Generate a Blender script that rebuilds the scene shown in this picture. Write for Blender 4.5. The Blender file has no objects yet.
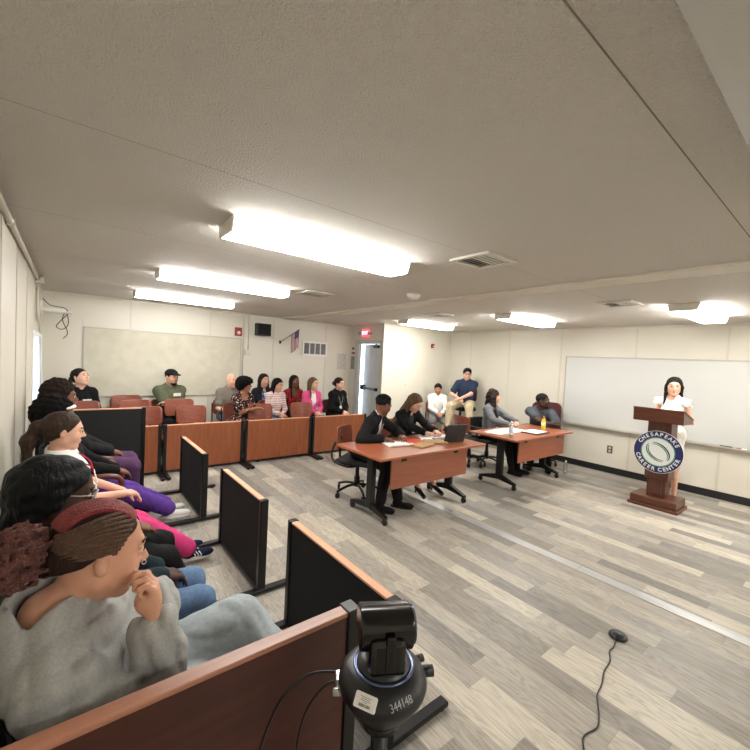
import bpy, bmesh, math, random
import numpy as np
from mathutils import Vector, Matrix, Euler

C = bpy.context.scene.collection
sc_ = bpy.context.scene
PI = math.pi
# ------------------------------------------------------------------ camera, world, exposure
CAM_H = 1.6
def rad(d): return math.radians(d)
def cam_axes(yaw, pitch, roll):
    cy, sy, cp, sp = math.cos(yaw), math.sin(yaw), math.cos(pitch), math.sin(pitch)
    fwd = Vector((cy*cp, sy*cp, sp)); right = Vector((sy, -cy, 0)); up = right.cross(fwd)
    cr, sr = math.cos(roll), math.sin(roll)
    return cr*right + sr*up, -sr*right + cr*up, fwd
r_, u_, f_ = cam_axes(rad(51.6975), rad(-2.2036), rad(2.9816))
cd = bpy.data.cameras.new('camera'); cam = bpy.data.objects.new('camera', cd); C.objects.link(cam)
m = Matrix((r_, u_, -f_)).transposed().to_4x4(); m.translation = Vector((0, 0, CAM_H))
cam.matrix_world = m
cd.sensor_width = 36; cd.lens = 387.84/750*36; cd.clip_start = .02
sc_.camera = cam
sc_.view_settings.view_transform = 'Standard'
sc_.view_settings.look = 'None'
sc_.view_settings.gamma = 1
sc_.view_settings.use_curve_mapping = False
sc_.view_settings.exposure = 1.06
sc_.cycles.use_denoising = True
sc_.cycles.max_bounces = 10
sc_.cycles.diffuse_bounces = 6
sc_.cycles.sample_clamp_indirect = 8
w = bpy.data.worlds.new('world'); sc_.world = w; w.use_nodes = True
wb = w.node_tree.nodes['Background']; wb.inputs[0].default_value = (.62, .80, 1, 1); wb.inputs[1].default_value = 3.0
LAMP = 17.5          # strength of the fluorescent lenses

# ------------------------------------------------------------------ materials
def lin(c): return tuple(((x/255)/12.92 if x <= 10 else (((x/255)+.055)/1.055)**2.4) for x in c)
MATS = {}
def mat(name, rgb, rough=.6, bdist=.01, metal=0., bump=0., bscale=200., var=0., vscale=4., emit=0., sheen=0., stretch=None, spec=.5, coat=0., trans=0., alpha=1.):
    if name in MATS: return MATS[name]
    m = bpy.data.materials.new(name); m.use_nodes = True; nt = m.node_tree; b = nt.nodes['Principled BSDF']
    col = lin(rgb) + (1,)
    b.inputs['Base Color'].default_value = col; b.inputs['Roughness'].default_value = rough; b.inputs['Metallic'].default_value = metal
    b.inputs['Specular IOR Level'].default_value = spec
    if coat: b.inputs['Coat Weight'].default_value = coat
    if sheen: b.inputs['Sheen Weight'].default_value = sheen
    if trans: b.inputs['Transmission Weight'].default_value = trans
    if alpha < 1: b.inputs['Alpha'].default_value = alpha
    if emit: b.inputs['Emission Color'].default_value = col; b.inputs['Emission Strength'].default_value = emit
    tc = nt.nodes.new('ShaderNodeTexCoord'); mp = nt.nodes.new('ShaderNodeMapping'); nt.links.new(tc.outputs['Object'], mp.inputs[0])
    if stretch: mp.inputs['Scale'].default_value = stretch
    if var:
        n = nt.nodes.new('ShaderNodeTexNoise'); n.inputs['Scale'].default_value = vscale; n.inputs['Detail'].default_value = 6
        nt.links.new(mp.outputs[0], n.inputs['Vector'])
        r = nt.nodes.new('ShaderNodeValToRGB'); r.color_ramp.elements[0].position = .3; r.color_ramp.elements[1].position = .7
        r.color_ramp.elements[0].color = tuple(max(0, x*(1-var)) for x in col[:3]) + (1,)
        r.color_ramp.elements[1].color = tuple(min(1, x*(1+var)) for x in col[:3]) + (1,)
        nt.links.new(n.outputs[0], r.inputs[0]); nt.links.new(r.outputs[0], b.inputs['Base Color'])
    if bump:
        n = nt.nodes.new('ShaderNodeTexNoise'); n.inputs['Scale'].default_value = bscale; n.inputs['Detail'].default_value = 4
        nt.links.new(mp.outputs[0], n.inputs['Vector'])
        bp = nt.nodes.new('ShaderNodeBump'); bp.inputs['Strength'].default_value = bump; bp.inputs['Distance'].default_value = bdist
        nt.links.new(n.outputs[0], bp.inputs['Height']); nt.links.new(bp.outputs[0], b.inputs['Normal'])
    MATS[name] = m; return m
def wood(name, a, b_, axis='x', rough=.35, scale=1.0):
    if name in MATS: return MATS[name]
    m = bpy.data.materials.new(name); m.use_nodes = True; nt = m.node_tree; b = nt.nodes['Principled BSDF']
    tc = nt.nodes.new('ShaderNodeTexCoord'); mp = nt.nodes.new('ShaderNodeMapping'); nt.links.new(tc.outputs['Object'], mp.inputs[0])
    s = {'x': (1.2, 16, 16), 'y': (16, 1.2, 16), 'z': (16, 16, 1.2)}[axis]
    mp.inputs['Scale'].default_value = tuple(v*scale for v in s)
    n = nt.nodes.new('ShaderNodeTexNoise'); n.inputs['Scale'].default_value = 2.2; n.inputs['Detail'].default_value = 8; n.inputs['Roughness'].default_value = .6; n.inputs['Distortion'].default_value = .6
    nt.links.new(mp.outputs[0], n.inputs['Vector'])
    r = nt.nodes.new('ShaderNodeValToRGB'); r.color_ramp.elements[0].position = .3; r.color_ramp.elements[1].position = .72
    r.color_ramp.elements[0].color = lin(a) + (1,); r.color_ramp.elements[1].color = lin(b_) + (1,)
    nt.links.new(n.outputs[0], r.inputs[0]); nt.links.new(r.outputs[0], b.inputs['Base Color'])
    b.inputs['Roughness'].default_value = rough
    MATS[name] = m; return m

# ------------------------------------------------------------------ object helpers
def link(o, parent=None):
    C.objects.link(o)
    if parent is not None: o.parent = parent
    return o
def tag(o, label, cat, group=None):
    o['label'] = label; o['category'] = cat
    if group: o['group'] = group
    return o
def struct(o): o['kind'] = 'structure'; return o
def thing(name, label, cat, loc=(0, 0, 0), rz=0, group=None):
    o = bpy.data.objects.new(name, None); o.empty_display_size = .1; o.location = loc; o.rotation_euler = (0, 0, rz); C.objects.link(o)
    return tag(o, label, cat, group)
def obj(name, bm, m, parent=None, smooth=False):
    me = bpy.data.meshes.new(name); bm.normal_update(); bm.to_mesh(me); bm.free()
    for x in (m if isinstance(m, (list, tuple)) else [m]): me.materials.append(x)
    if smooth:
        for p in me.polygons: p.use_smooth = True
    return link(bpy.data.objects.new(name, me), parent)
def add_box(bm, x0, y0, z0, x1, y1, z1, bev=0, mi=0, M=None):
    t = bmesh.new(); bmesh.ops.create_cube(t, size=1)
    for v in t.verts: v.co = Vector(((x0+x1)/2 + v.co.x*(x1-x0), (y0+y1)/2 + v.co.y*(y1-y0), (z0+z1)/2 + v.co.z*(z1-z0)))
    if bev: bmesh.ops.bevel(t, geom=list(t.edges), offset=bev, segments=2, affect='EDGES', profile=.5)
    merge(bm, t, mi, M); return bm
def merge(bm, t, mi=0, M=None, smooth=False):
    if M is not None: bmesh.ops.transform(t, matrix=M, verts=list(t.verts))
    vm = {}
    for v in t.verts: vm[v] = bm.verts.new(v.co)
    for f in t.faces:
        try:
            nf = bm.faces.new([vm[v] for v in f.verts]); nf.material_index = mi if mi else f.material_index; nf.smooth = f.smooth or smooth
        except ValueError: pass
    t.free()
def box(name, x0, y0, z0, x1, y1, z1, m, parent=None, bev=0):
    bm = bmesh.new(); add_box(bm, x0, y0, z0, x1, y1, z1, bev); return obj(name, bm, m, parent)
def add_cyl(bm, p0, p1, r0, r1=None, n=16, mi=0, caps=True):
    p0, p1 = Vector(p0), Vector(p1); r1 = r0 if r1 is None else r1
    t = bmesh.new(); bmesh.ops.create_cone(t, cap_ends=caps, segments=n, radius1=r0, radius2=r1, depth=(p1-p0).length)
    for f in t.faces: f.smooth = len(f.verts) == 4
    q = (p1-p0).to_track_quat('Z', 'Y').to_matrix().to_4x4(); q.translation = (p0+p1)/2
    merge(bm, t, mi, q); return bm
def add_tube(bm, pts, r, n=8, mi=0, closed=False):
    pts = [Vector(p) for p in pts]; k = len(pts); rings = []
    up = Vector((0, 0, 1)); prev = None
    for i, p in enumerate(pts):
        if closed: d = pts[(i+1) % k]-pts[i-1]
        else: d = pts[min(i+1, k-1)]-pts[max(i-1, 0)]
        d.normalize()
        if prev is None:
            a = d.cross(up if abs(d.z) < .9 else Vector((1, 0, 0))).normalized()
        else:
            a = (prev - d*prev.dot(d)).normalized()
        prev = a; b = d.cross(a)
        rr = r[i] if isinstance(r, (list, tuple)) else r
        rings.append([bm.verts.new(p + (a*math.cos(2*PI*j/n) + b*math.sin(2*PI*j/n))*rr) for j in range(n)])
    for i in range(k if closed else k-1):
        A, B = rings[i], rings[(i+1) % k]
        for j in range(n):
            f = bm.faces.new((A[j], A[(j+1) % n], B[(j+1) % n], B[j])); f.smooth = True; f.material_index = mi
    if not closed:
        bm.faces.new(rings[0][::-1]).material_index = mi; bm.faces.new(rings[-1]).material_index = mi
    return bm
def spline(pts, n=8):
    P = [Vector(p) for p in pts]; out = []
    for i in range(len(P)-1):
        p0, p1, p2, p3 = P[max(i-1, 0)], P[i], P[i+1], P[min(i+2, len(P)-1)]
        for k in range(n):
            t = k/n
            out.append(.5*((2*p1)+(p2-p0)*t+(2*p0-5*p1+4*p2-p3)*t*t+(3*p1-p0-3*p2+p3)*t**3))
    out.append(P[-1]); return out
def add_lathe(bm, prof, c=(0, 0, 0), n=32, mi=0, M=None):
    t = bmesh.new(); rings = []
    for r, z in prof: rings.append([t.verts.new((c[0]+r*math.cos(2*PI*j/n), c[1]+r*math.sin(2*PI*j/n), c[2]+z)) for j in range(n)])
    for A, B in zip(rings, rings[1:]):
        for j in range(n): t.faces.new((A[j], A[(j+1) % n], B[(j+1) % n], B[j])).smooth = True
    t.faces.new(rings[0][::-1]); t.faces.new(rings[-1])
    bmesh.ops.recalc_face_normals(t, faces=list(t.faces))
    merge(bm, t, mi, M); return bm
def add_prism(bm, poly, d0, d1, plane='xy', mi=0):
    """poly 2D points extruded; plane xy -> z, yz -> x, xz -> y"""
    f3 = {'xy': lambda a, b, c: (a, b, c), 'yz': lambda a, b, c: (c, a, b), 'xz': lambda a, b, c: (a, c, b)}[plane]
    A = [bm.verts.new(f3(a, b, d0)) for a, b in poly]; B = [bm.verts.new(f3(a, b, d1)) for a, b in poly]
    fs = [bm.faces.new(A[::-1]), bm.faces.new(B)]
    for i in range(len(poly)): fs.append(bm.faces.new((A[i], A[(i+1) % len(poly)], B[(i+1) % len(poly)], B[i])))
    for f in fs: f.material_index = mi
    bmesh.ops.recalc_face_normals(bm, faces=fs); return bm
def rrect(w, h, r, n=5, cx=0, cy=0):
    out = []
    for sx, sy, a0 in ((1, 1, 0), (-1, 1, 90), (-1, -1, 180), (1, -1, 270)):
        for k in range(n+1):
            a = rad(a0+90*k/n); out.append((cx+sx*(w/2-r)+r*math.cos(a), cy+sy*(h/2-r)+r*math.sin(a)))
    return out
def copy_tree(o, parent=None):
    c = o.copy(); C.objects.link(c); c.parent = parent
    for ch in list(o.children): copy_tree(ch, c)
    return c
def shell_plate(bm, W, z0, z1, x0, curve, r, th=.012, tilt=0., nu=14, nv=10, mi=0):
    """curved rounded plate facing +x: across y, up z"""
    H = (z1-z0)/2; L = []
    for s in (0, 1):
        rows = []
        for j in range(nv+1):
            v = -1+2*j/nv; v = math.sin(v*PI/2)
            e = max(0, abs(v)*H-(H-r)); w = W/2-r+math.sqrt(max(0, r*r-e*e))
            row = []
            for i in range(nu+1):
                u = -1+2*i/nu; y = u*w; z = (z0+z1)/2+v*H
                x = x0+curve*(y/(W/2))**2 - (z-z0)*tilt - s*th
                row.append(bm.verts.new((x, y, z)))
            rows.append(row)
        L.append(rows)
    fs = []
    for j in range(nv):
        for i in range(nu):
            fs.append(bm.faces.new((L[0][j][i], L[0][j][i+1], L[0][j+1][i+1], L[0][j+1][i])))
            fs.append(bm.faces.new((L[1][j][i], L[1][j+1][i], L[1][j+1][i+1], L[1][j][i+1])))
    for i in range(nu):
        fs.append(bm.faces.new((L[0][0][i], L[1][0][i], L[1][0][i+1], L[0][0][i+1])))
        fs.append(bm.faces.new((L[0][nv][i], L[0][nv][i+1], L[1][nv][i+1], L[1][nv][i])))
    for j in range(nv):
        fs.append(bm.faces.new((L[0][j][0], L[0][j+1][0], L[1][j+1][0], L[1][j][0])))
        fs.append(bm.faces.new((L[0][j][nu], L[1][j][nu], L[1][j+1][nu], L[0][j+1][nu])))
    for f in fs: f.material_index = mi; f.smooth = True
    bmesh.ops.recalc_face_normals(bm, faces=fs)
    return bm
_txt = {}
def text_bm(s, size, M, extrude=.0008, bold=0.0, align='CENTER'):
    cu = bpy.data.curves.new('t', 'FONT'); cu.body = s; cu.size = size; cu.extrude = extrude; cu.offset = bold; cu.align_x = align; cu.align_y = 'CENTER'
    o = bpy.data.objects.new('t', cu); C.objects.link(o)
    dg = bpy.context.evaluated_depsgraph_get(); me = bpy.data.meshes.new_from_object(o.evaluated_get(dg))
    bm = bmesh.new(); bm.from_mesh(me); bmesh.ops.transform(bm, matrix=M, verts=list(bm.verts))
    bpy.data.objects.remove(o); bpy.data.curves.remove(cu); bpy.data.meshes.remove(me)
    return bm

# ------------------------------------------------------------------ the room shell
CZ = 2.32; XL, XR, YB, YV, XD, YF = -.30, 6.78, 7.03, 5.88, 4.83, -2.6
def floor_mat():
    m = bpy.data.materials.new('vinyl_planks'); m.use_nodes = True; nt = m.node_tree; N = nt.nodes; b = N['Principled BSDF']
    def mth(op, a, b2=None, c=None):
        n = N.new('ShaderNodeMath'); n.operation = op
        for i, v in enumerate((a, b2, c)):
            if v is None: continue
            if isinstance(v, (int, float)): n.inputs[i].default_value = v
            else: nt.links.new(v, n.inputs[i])
        return n.outputs[0]
    tc = N.new('ShaderNodeTexCoord'); sp = N.new('ShaderNodeSeparateXYZ'); nt.links.new(tc.outputs['Object'], sp.inputs[0])
    X, Y = sp.outputs[0], sp.outputs[1]
    row = mth('FLOOR', mth('DIVIDE', mth('SUBTRACT', X, .05), .1275))
    wn = N.new('ShaderNodeTexWhiteNoise'); wn.noise_dimensions = '1D'; nt.links.new(row, wn.inputs['W'])
    yy = mth('DIVIDE', mth('ADD', Y, mth('MULTIPLY', wn.outputs[0], 9.3)), .72)
    cell = mth('FLOOR', yy)
    cb = N.new('ShaderNodeCombineXYZ'); nt.links.new(row, cb.inputs[0]); nt.links.new(cell, cb.inputs[1])
    w2 = N.new('ShaderNodeTexWhiteNoise'); w2.noise_dimensions = '3D'; nt.links.new(cb.outputs[0], w2.inputs['Vector'])
    rp = N.new('ShaderNodeValToRGB'); nt.links.new(w2.outputs[0], rp.inputs[0]); rp.color_ramp.interpolation = 'CONSTANT'
    cols = [(166, 159, 148), (146, 140, 131), (176, 168, 155), (130, 126, 120), (156, 149, 139), (186, 178, 163), (138, 132, 123), (150, 146, 139), (171, 163, 151), (160, 153, 142)]
    e = rp.color_ramp.elements
    while len(e) < len(cols): e.new(.5)
    for i, c in enumerate(cols): e[i].position = i/len(cols); e[i].color = lin(c)+(1,)
    # grain: stretched along Y, shifted per plank
    off = N.new('ShaderNodeCombineXYZ'); nt.links.new(mth('MULTIPLY', w2.outputs[0], 37.0), off.inputs[0]); nt.links.new(mth('MULTIPLY', w2.outputs[0], 11.0), off.inputs[1])
    va = N.new('ShaderNodeVectorMath'); va.operation = 'ADD'; nt.links.new(tc.outputs['Object'], va.inputs[0]); nt.links.new(off.outputs[0], va.inputs[1])
    mp = N.new('ShaderNodeMapping'); mp.inputs['Scale'].default_value = (9, 1.5, 1); nt.links.new(va.outputs[0], mp.inputs[0])
    n1 = N.new('ShaderNodeTexNoise'); n1.inputs['Scale'].default_value = 1.3; n1.inputs['Detail'].default_value = 3; n1.inputs['Distortion'].default_value = 1.2; nt.links.new(mp.outputs[0], n1.inputs['Vector'])
    ring = mth('FRACT', mth('MULTIPLY', n1.outputs[0], 7.0))
    ring = mth('POWER', mth('ABSOLUTE', mth('SUBTRACT', ring, .5)), 1.5)
    mp2 = N.new('ShaderNodeMapping'); mp2.inputs['Scale'].default_value = (160, 6, 1); nt.links.new(va.outputs[0], mp2.inputs[0])
    n2 = N.new('ShaderNodeTexNoise'); n2.inputs['Scale'].default_value = 1.0; n2.inputs['Detail'].default_value = 4; nt.links.new(mp2.outputs[0], n2.inputs['Vector'])
    g = mth('ADD', mth('MULTIPLY', ring, -.75), mth('MULTIPLY', mth('SUBTRACT', n2.outputs[0], .5), .75))
    fx = mth('FRACT', mth('DIVIDE', mth('SUBTRACT', X, .05), .1275)); fy = mth('FRACT', yy)
    edge = mth('ADD', mth('LESS_THAN', fx, .012), mth('LESS_THAN', fy, .004))
    fac = mth('SUBTRACT', mth('ADD', 1.02, g), mth('MULTIPLY', edge, .16))
    mx = N.new('ShaderNodeVectorMath'); mx.operation = 'SCALE'; nt.links.new(rp.outputs[0], mx.inputs[0]); nt.links.new(fac, mx.inputs['Scale'])
    nt.links.new(mx.outputs[0], b.inputs['Base Color'])
    b.inputs['Roughness'].default_value = .42; b.inputs['Specular IOR Level'].default_value = .35
    bp = N.new('ShaderNodeBump'); bp.inputs['Strength'].default_value = .12; bp.inputs['Distance'].default_value = .004
    nt.links.new(n2.outputs[0], bp.inputs['Height']); nt.links.new(bp.outputs[0], b.inputs['Normal'])
    return m
M_FLOOR = floor_mat()
M_WALL = mat('wall_panel_paint', (208, 203, 190), .5, bump=.02, bscale=60, var=.02, vscale=2)
M_CEIL = mat('stippled_ceiling', (240, 234, 224), .85, bump=1.0, bscale=140, bdist=.03)
M_TRIM = mat('trim_paint', (200, 195, 181), .45)
M_BLACK = mat('black_plastic', (11, 11, 12), .42)
M_BMETAL = mat('black_metal', (9, 9, 10), .38, metal=.2)
M_WHITE = mat('white_plastic', (225, 224, 218), .45)
M_STEEL = mat('brushed_aluminium', (196, 196, 196), .32, metal=.85, var=.1, vscale=30, stretch=(1, .1, 1))
struct(box('floor', XL-.1, YF-.1, -.06, XR+.1, YB+.1, 0, M_FLOOR))
struct(box('ceiling', XL-.1, YF-.1, CZ, XR+.1, YB+.1, CZ+.08, M_CEIL))
# left wall with window opening
WY0, WY1, WZ0, WZ1 = 5.27, 6.15, .95, 1.70
bm = bmesh.new()
add_box(bm, XL-.1, YF-.1, 0, XL, WY0, CZ); add_box(bm, XL-.1, WY1, 0, XL, YB+.1, CZ)
add_box(bm, XL-.1, WY0, 0, XL, WY1, WZ0); add_box(bm, XL-.1, WY0, WZ1, XL, WY1, CZ)
struct(obj('wall_left', bm, M_WALL))
struct(box('wall_back', XL, YB, 0, XD+.1, YB+.1, CZ, M_WALL))
struct(box('wall_right', XR, YF-.1, 0, XR+.1, YV, CZ, M_WALL))
struct(box('wall_front', XL, YF-.1, 0, XR, YF, CZ, M_WALL))
struct(box('wall_inner', XD+.1, YV, 0, XR+.1, YV+.1, CZ, M_WALL))
DY0, DY1, DZ = 5.99, 6.76, 1.93
bm = bmesh.new()
add_box(bm, XD, DY1, 0, XD+.1, YB, CZ); add_box(bm, XD, YV, 0, XD+.1, DY0, CZ); add_box(bm, XD, DY0, DZ, XD+.1, DY1, CZ)
struct(obj('wall_door', bm, M_WALL))
struct(box('ground', XD+.11, YV+.11, -.12, XD+4, YB+5, -.02, mat('concrete', (176, 172, 165), .9, bump=.2, bscale=30)))
# baseboards
MB = mat('black_vinyl_base', (22, 22, 24), .5)
struct(box('baseboard_right', XR-.012, YF, 0, XR, YV, .10, MB, bev=.002))
struct(box('baseboard_back', XL, YB-.012, 0, XD, YB, .10, MB, bev=.002))
struct(box('baseboard_left', XL, YF, 0, XL+.012, YB, .10, MB, bev=.002))
struct(box('baseboard_inner', XD+.0, YV-.012, 0, XR-.012, YV, .10, MB, bev=.002))
# wall battens, crown trim, ceiling board, ceiling seams
k = 1
def trim(*a, m=None, bev=.003):
    global k
    o = struct(box('trim_%d' % k, *a, m or M_TRIM, bev=bev)); k += 1; return o
for y in (1.15, 2.20, 3.35, 4.37, 5.30, 0.1, -1.0): trim(XR-.005, y-.012, .10, XR, y+.012, CZ)
for x in (.73, 1.90, 3.05, 4.2): trim(x-.012, YB-.005, .10, x+.012, YB, CZ)
for y in (1.2, 2.0, 2.93, 3.72, 4.55, 6.5): trim(XL, y-.014, .10, XL+.006, y+.014, CZ)
trim(XR-.02, YF, CZ-.03, XR, YV, CZ); trim(XL, YB-.02, CZ-.025, XD, YB, CZ); trim(XD, YV-.02, CZ-.025, XR-.02, YV, CZ)
trim(XD-.03, YV-.02, 0, XD, YV+.02, CZ)
trim(3.21, YF, CZ-.022, 3.44, YB-.02, CZ, m=mat('ceiling_board_paint', (205, 198, 184), .55), bev=.004)
MS = mat('ceiling_seam', (128, 121, 110), .8)
trim(XL, .409, CZ-.001, 3.21, .413, CZ, m=MS, bev=0)
for y in (1.64, 2.86, 4.08, 5.30): trim(XL, y, CZ-.0006, 3.21, y+.003, CZ, m=mat('ceiling_seam_light', (196, 191, 182), .8), bev=0)
for y in (.41, 1.64, 2.86, 4.08): trim(3.44, y, CZ-.001, XR, y+.004, CZ, m=MATS['ceiling_seam_light'], bev=0)
# metal transition strip in the floor
bm = bmesh.new()
ys = [YF, -1.1, .1, 1.35, 2.6, 4.2, 5.4]
for a, b in zip(ys, ys[1:]): add_box(bm, 3.228, a+.001, 0, 3.33, b-.001, .003, .001)
o = struct(obj('trim_%d' % k, bm, M_STEEL)); k += 1
# window with blinds
ww = struct(box('window_1', XL-.06, WY0, WZ0, XL-.055, WY1, WZ1, mat('window_glass', (230, 240, 245), .05, trans=1., alpha=.35)))
bm = bmesh.new()
for a in ((WY0-.03, WZ0-.03, WY1+.03, WZ0+.01), (WY0-.03, WZ1-.01, WY1+.03, WZ1+.03), (WY0-.03, WZ0, WY0+.01, WZ1), (WY1-.01, WZ0, WY1+.03, WZ1)):
    add_box(bm, XL-.08, a[0], a[1], XL+.012, a[2], a[3], .003)
obj('window_frame', bm, M_WHITE, ww)
bl = thing('window_blind', 'white slatted blind hanging in the bright left wall window', 'blind', (XL+.014, (WY0+WY1)/2, WZ0))
box('head_rail', -.012, -.44, .72, .024, .44, .75, M_WHITE, bl, .002)
bm = bmesh.new(); M_SL = mat('blind_slat', (215, 228, 240), .5)
for i in range(29):
    z = .02+i*.0243
    add_box(bm, -.012, -.425, -.0008, .012, .425, .0008, 0, 0, Matrix.Translation((.006, 0, z)) @ Matrix.Rotation(rad(28), 4, 'Y'))
obj('slats', bm, M_SL, bl)
bm = bmesh.new(); add_tube(bm, spline([(.03, .3, .72), (.032, .31, .4), (.04, .33, .15), (.036, .30, .02)]), .003, 6); obj('cord', bm, M_WHITE, bl)

# door, ajar
d = bpy.data.objects.new('door_1', None); d.location = (XD+.045, DY0+.01, 0); a = 11.5
d.rotation_euler = (0, 0, -rad(a)); C.objects.link(d); struct(d)
M_DOOR = mat('door_paint', (198, 200, 202), .4)
L = DY1-DY0-.02
box('door_leaf', -.02, 0, .01, .02, L, DZ-.01, M_DOOR, d, .003)
bm = bmesh.new(); add_box(bm, -.09, .06, .985, -.05, L-.08, 1.03, .006); h = obj('panic_bar', bm, mat('bar_metal', (120, 122, 126), .3, metal=.7), d)
bm = bmesh.new(); add_box(bm, -.11, L-.14, .96, -.02, L-.03, 1.06, .008); add_box(bm, -.09, .03, .975, -.02, .08, 1.04, .006); obj('latch_housing', bm, M_BLACK, d)
bm = bmesh.new(); add_box(bm, -.06, .04, DZ-.09, -.02, .26, DZ-.04, .005); add_tube(bm, [(-.05, .2, DZ-.06), (-.10, .30, DZ-.05), (-.08, .06, DZ-.01)], .008, 6); obj('door_closer', bm, mat('closer_metal', (90, 90, 92), .4, metal=.5), d)
bm = bmesh.new()
for a0 in ((DY0-.07, 0, DY0, DZ+.06), (DY1, 0, DY1+.07, DZ+.06), (DY0-.07, DZ, DY1+.07, DZ+.07)):
    add_box(bm, XD-.018, a0[0], a0[1], XD+.0, a0[2], a0[3], .004)
for a0 in ((DY0-.001, 0, DY0+.008, DZ), (DY1-.008, 0, DY1+.001, DZ), (DY0, DZ-.008, DY1, DZ+.001)):
    add_box(bm, XD, a0[0], a0[1], XD+.02, a0[2], a0[3], 0)
o = struct(obj('trim_%d' % k, bm, mat('door_casing', (190, 190, 188), .45))); k += 1
o = obj('notice_sheet', add_box(bmesh.new(), -.024, .18, 1.36, -.021, .42, 1.72), mat('paper_grey', (205, 208, 214), .7)); o.parent = d
tagged = o
# ------------------------------------------------------------------ ceiling things
M_LENS = mat('lit_lens', (255, 253, 248), .5, emit=LAMP)
M_LENS_OFF = mat('unlit_prismatic_lens', (186, 185, 180), .35, bump=.35, bscale=300)
M_FIX = mat('fixture_enamel', (216, 213, 204), .4)
def ceiling_light(x0, y0, x1, y1, label, lit=True):
    t = thing('ceiling_light', label, 'ceiling light', ((x0+x1)/2, (y0+y1)/2, CZ), 0, 'surface mounted fluorescent lights')
    L, W = x1-x0, y1-y0
    bm = bmesh.new(); add_box(bm, -L/2+.01, -W/2+.012, -.012, L/2-.01, W/2-.012, 0)
    obj('housing', bm, M_FIX, t)
    for s in (-1, 1):
        bm = bmesh.new(); a = s*L/2; poly = [(-W/2, -.004), (W/2, -.004), (W/2-.025, -.077), (-W/2+.025, -.077)]
        add_prism(bm, poly, a, a-s*.012, 'yz'); obj('end_cap', bm, M_FIX, t)
    bm = bmesh.new(); P = [(-W/2+.004, -.013), (-W/2+.026, -.075)]
    for i in range(1, 12):
        y = -W/2+.026+(W-.052)*i/12; P.append((y, -.075-.004*abs(math.sin(i/12*2*PI))))
    P += [(W/2-.026, -.075), (W/2-.004, -.013)]
    add_prism(bm, P, -L/2+.013, L/2-.013, 'yz'); obj('lens', bm, M_LENS if lit else M_LENS_OFF, t)
    return t
ceiling_light(.655, 2.09, 1.93, 2.34, 'largest lit fluorescent ceiling light, nearest on the left half of the ceiling')
ceiling_light(.615, 3.95, 1.885, 4.18, 'lit fluorescent ceiling light, middle one of the three in line on the left')
ceiling_light(.63, 5.66, 1.85, 5.89, 'lit fluorescent ceiling light closest to the back wall with the beige board')
ceiling_light(4.50, 4.86, 5.68, 5.13, 'lit fluorescent ceiling light in front of the exit door corner')
ceiling_light(4.60, 2.97, 5.80, 3.24, 'lit fluorescent ceiling light above the table with the bottles')
ceiling_light(4.75, 1.03, 5.98, 1.30, 'lit fluorescent ceiling light at the right, nearest the podium')
ceiling_light(.76, -.10, 2.00, .27, 'switched off ceiling light with grey ribbed lens in the top right corner', lit=False)

ceiling_light(.66, -1.95, 1.93, -1.67, 'added unseen fluorescent fill light on the left half, behind the photographer')  # this and the next two fixtures are added out of view, brightening the foreground
ceiling_light(4.75, -.95, 5.98, -.66, 'added unseen fluorescent fill light on the right half, level with the photographer')
ceiling_light(4.75, -2.3, 5.98, -2.02, 'added unseen fluorescent fill light at the rear right, by the front wall')
M_VENT = mat('vent_enamel', (208, 205, 196), .45); M_VD = mat('vent_dark', (70, 68, 64), .7)
def vent(x, y, w, label):
    t = thing('ceiling_vent', label, 'vent', (x, y, CZ), 0, 'square ceiling vents')
    bm = bmesh.new(); h = w/2
    for a0 in ((-h, -h, h, -h+.035), (-h, h-.035, h, h), (-h, -h+.035, -h+.035, h-.035), (h-.035, -h+.035, h, h-.035)): add_box(bm, a0[0], a0[1], -.016, a0[2], a0[3], 0, .002)
    obj('frame', bm, M_VENT, t)
    obj('backing', add_box(bmesh.new(), -h+.03, -h+.03, -.003, h-.03, h-.03, 0), M_VD, t)
    bm = bmesh.new(); q = h-.04
    for i in range(7):
        v = -q+2*q*(i+.5)/7
        add_box(bm, -q, -.006, -.001, q, .006, .001, 0, 0, Matrix.Translation((0, v, -.009)) @ Matrix.Rotation(rad(35 if v > 0 else -35), 4, 'X'))
    obj('louvres', bm, M_VENT, t)
vent(2.20, 1.665, .32, 'square slatted ceiling vent right of the largest lit light')
vent(2.17, 3.92, .32, 'small square ceiling vent beside the middle left light')
vent(4.45, 1.63, .32, 'square ceiling vent between the ceiling board and the rightmost light')
vent(4.25, 3.95, .32, 'flat ceiling vent above the inner wall, beyond the ceiling board')
t = tag(obj('smoke_detector', add_lathe(bmesh.new(), [(.075, 0), (.075, -.02), (.06, -.045), (.03, -.055)], (2.85, 3.02, CZ), 24), M_WHITE), 'round white smoke detector on the ceiling before the long ceiling board', 'smoke detector')

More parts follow.
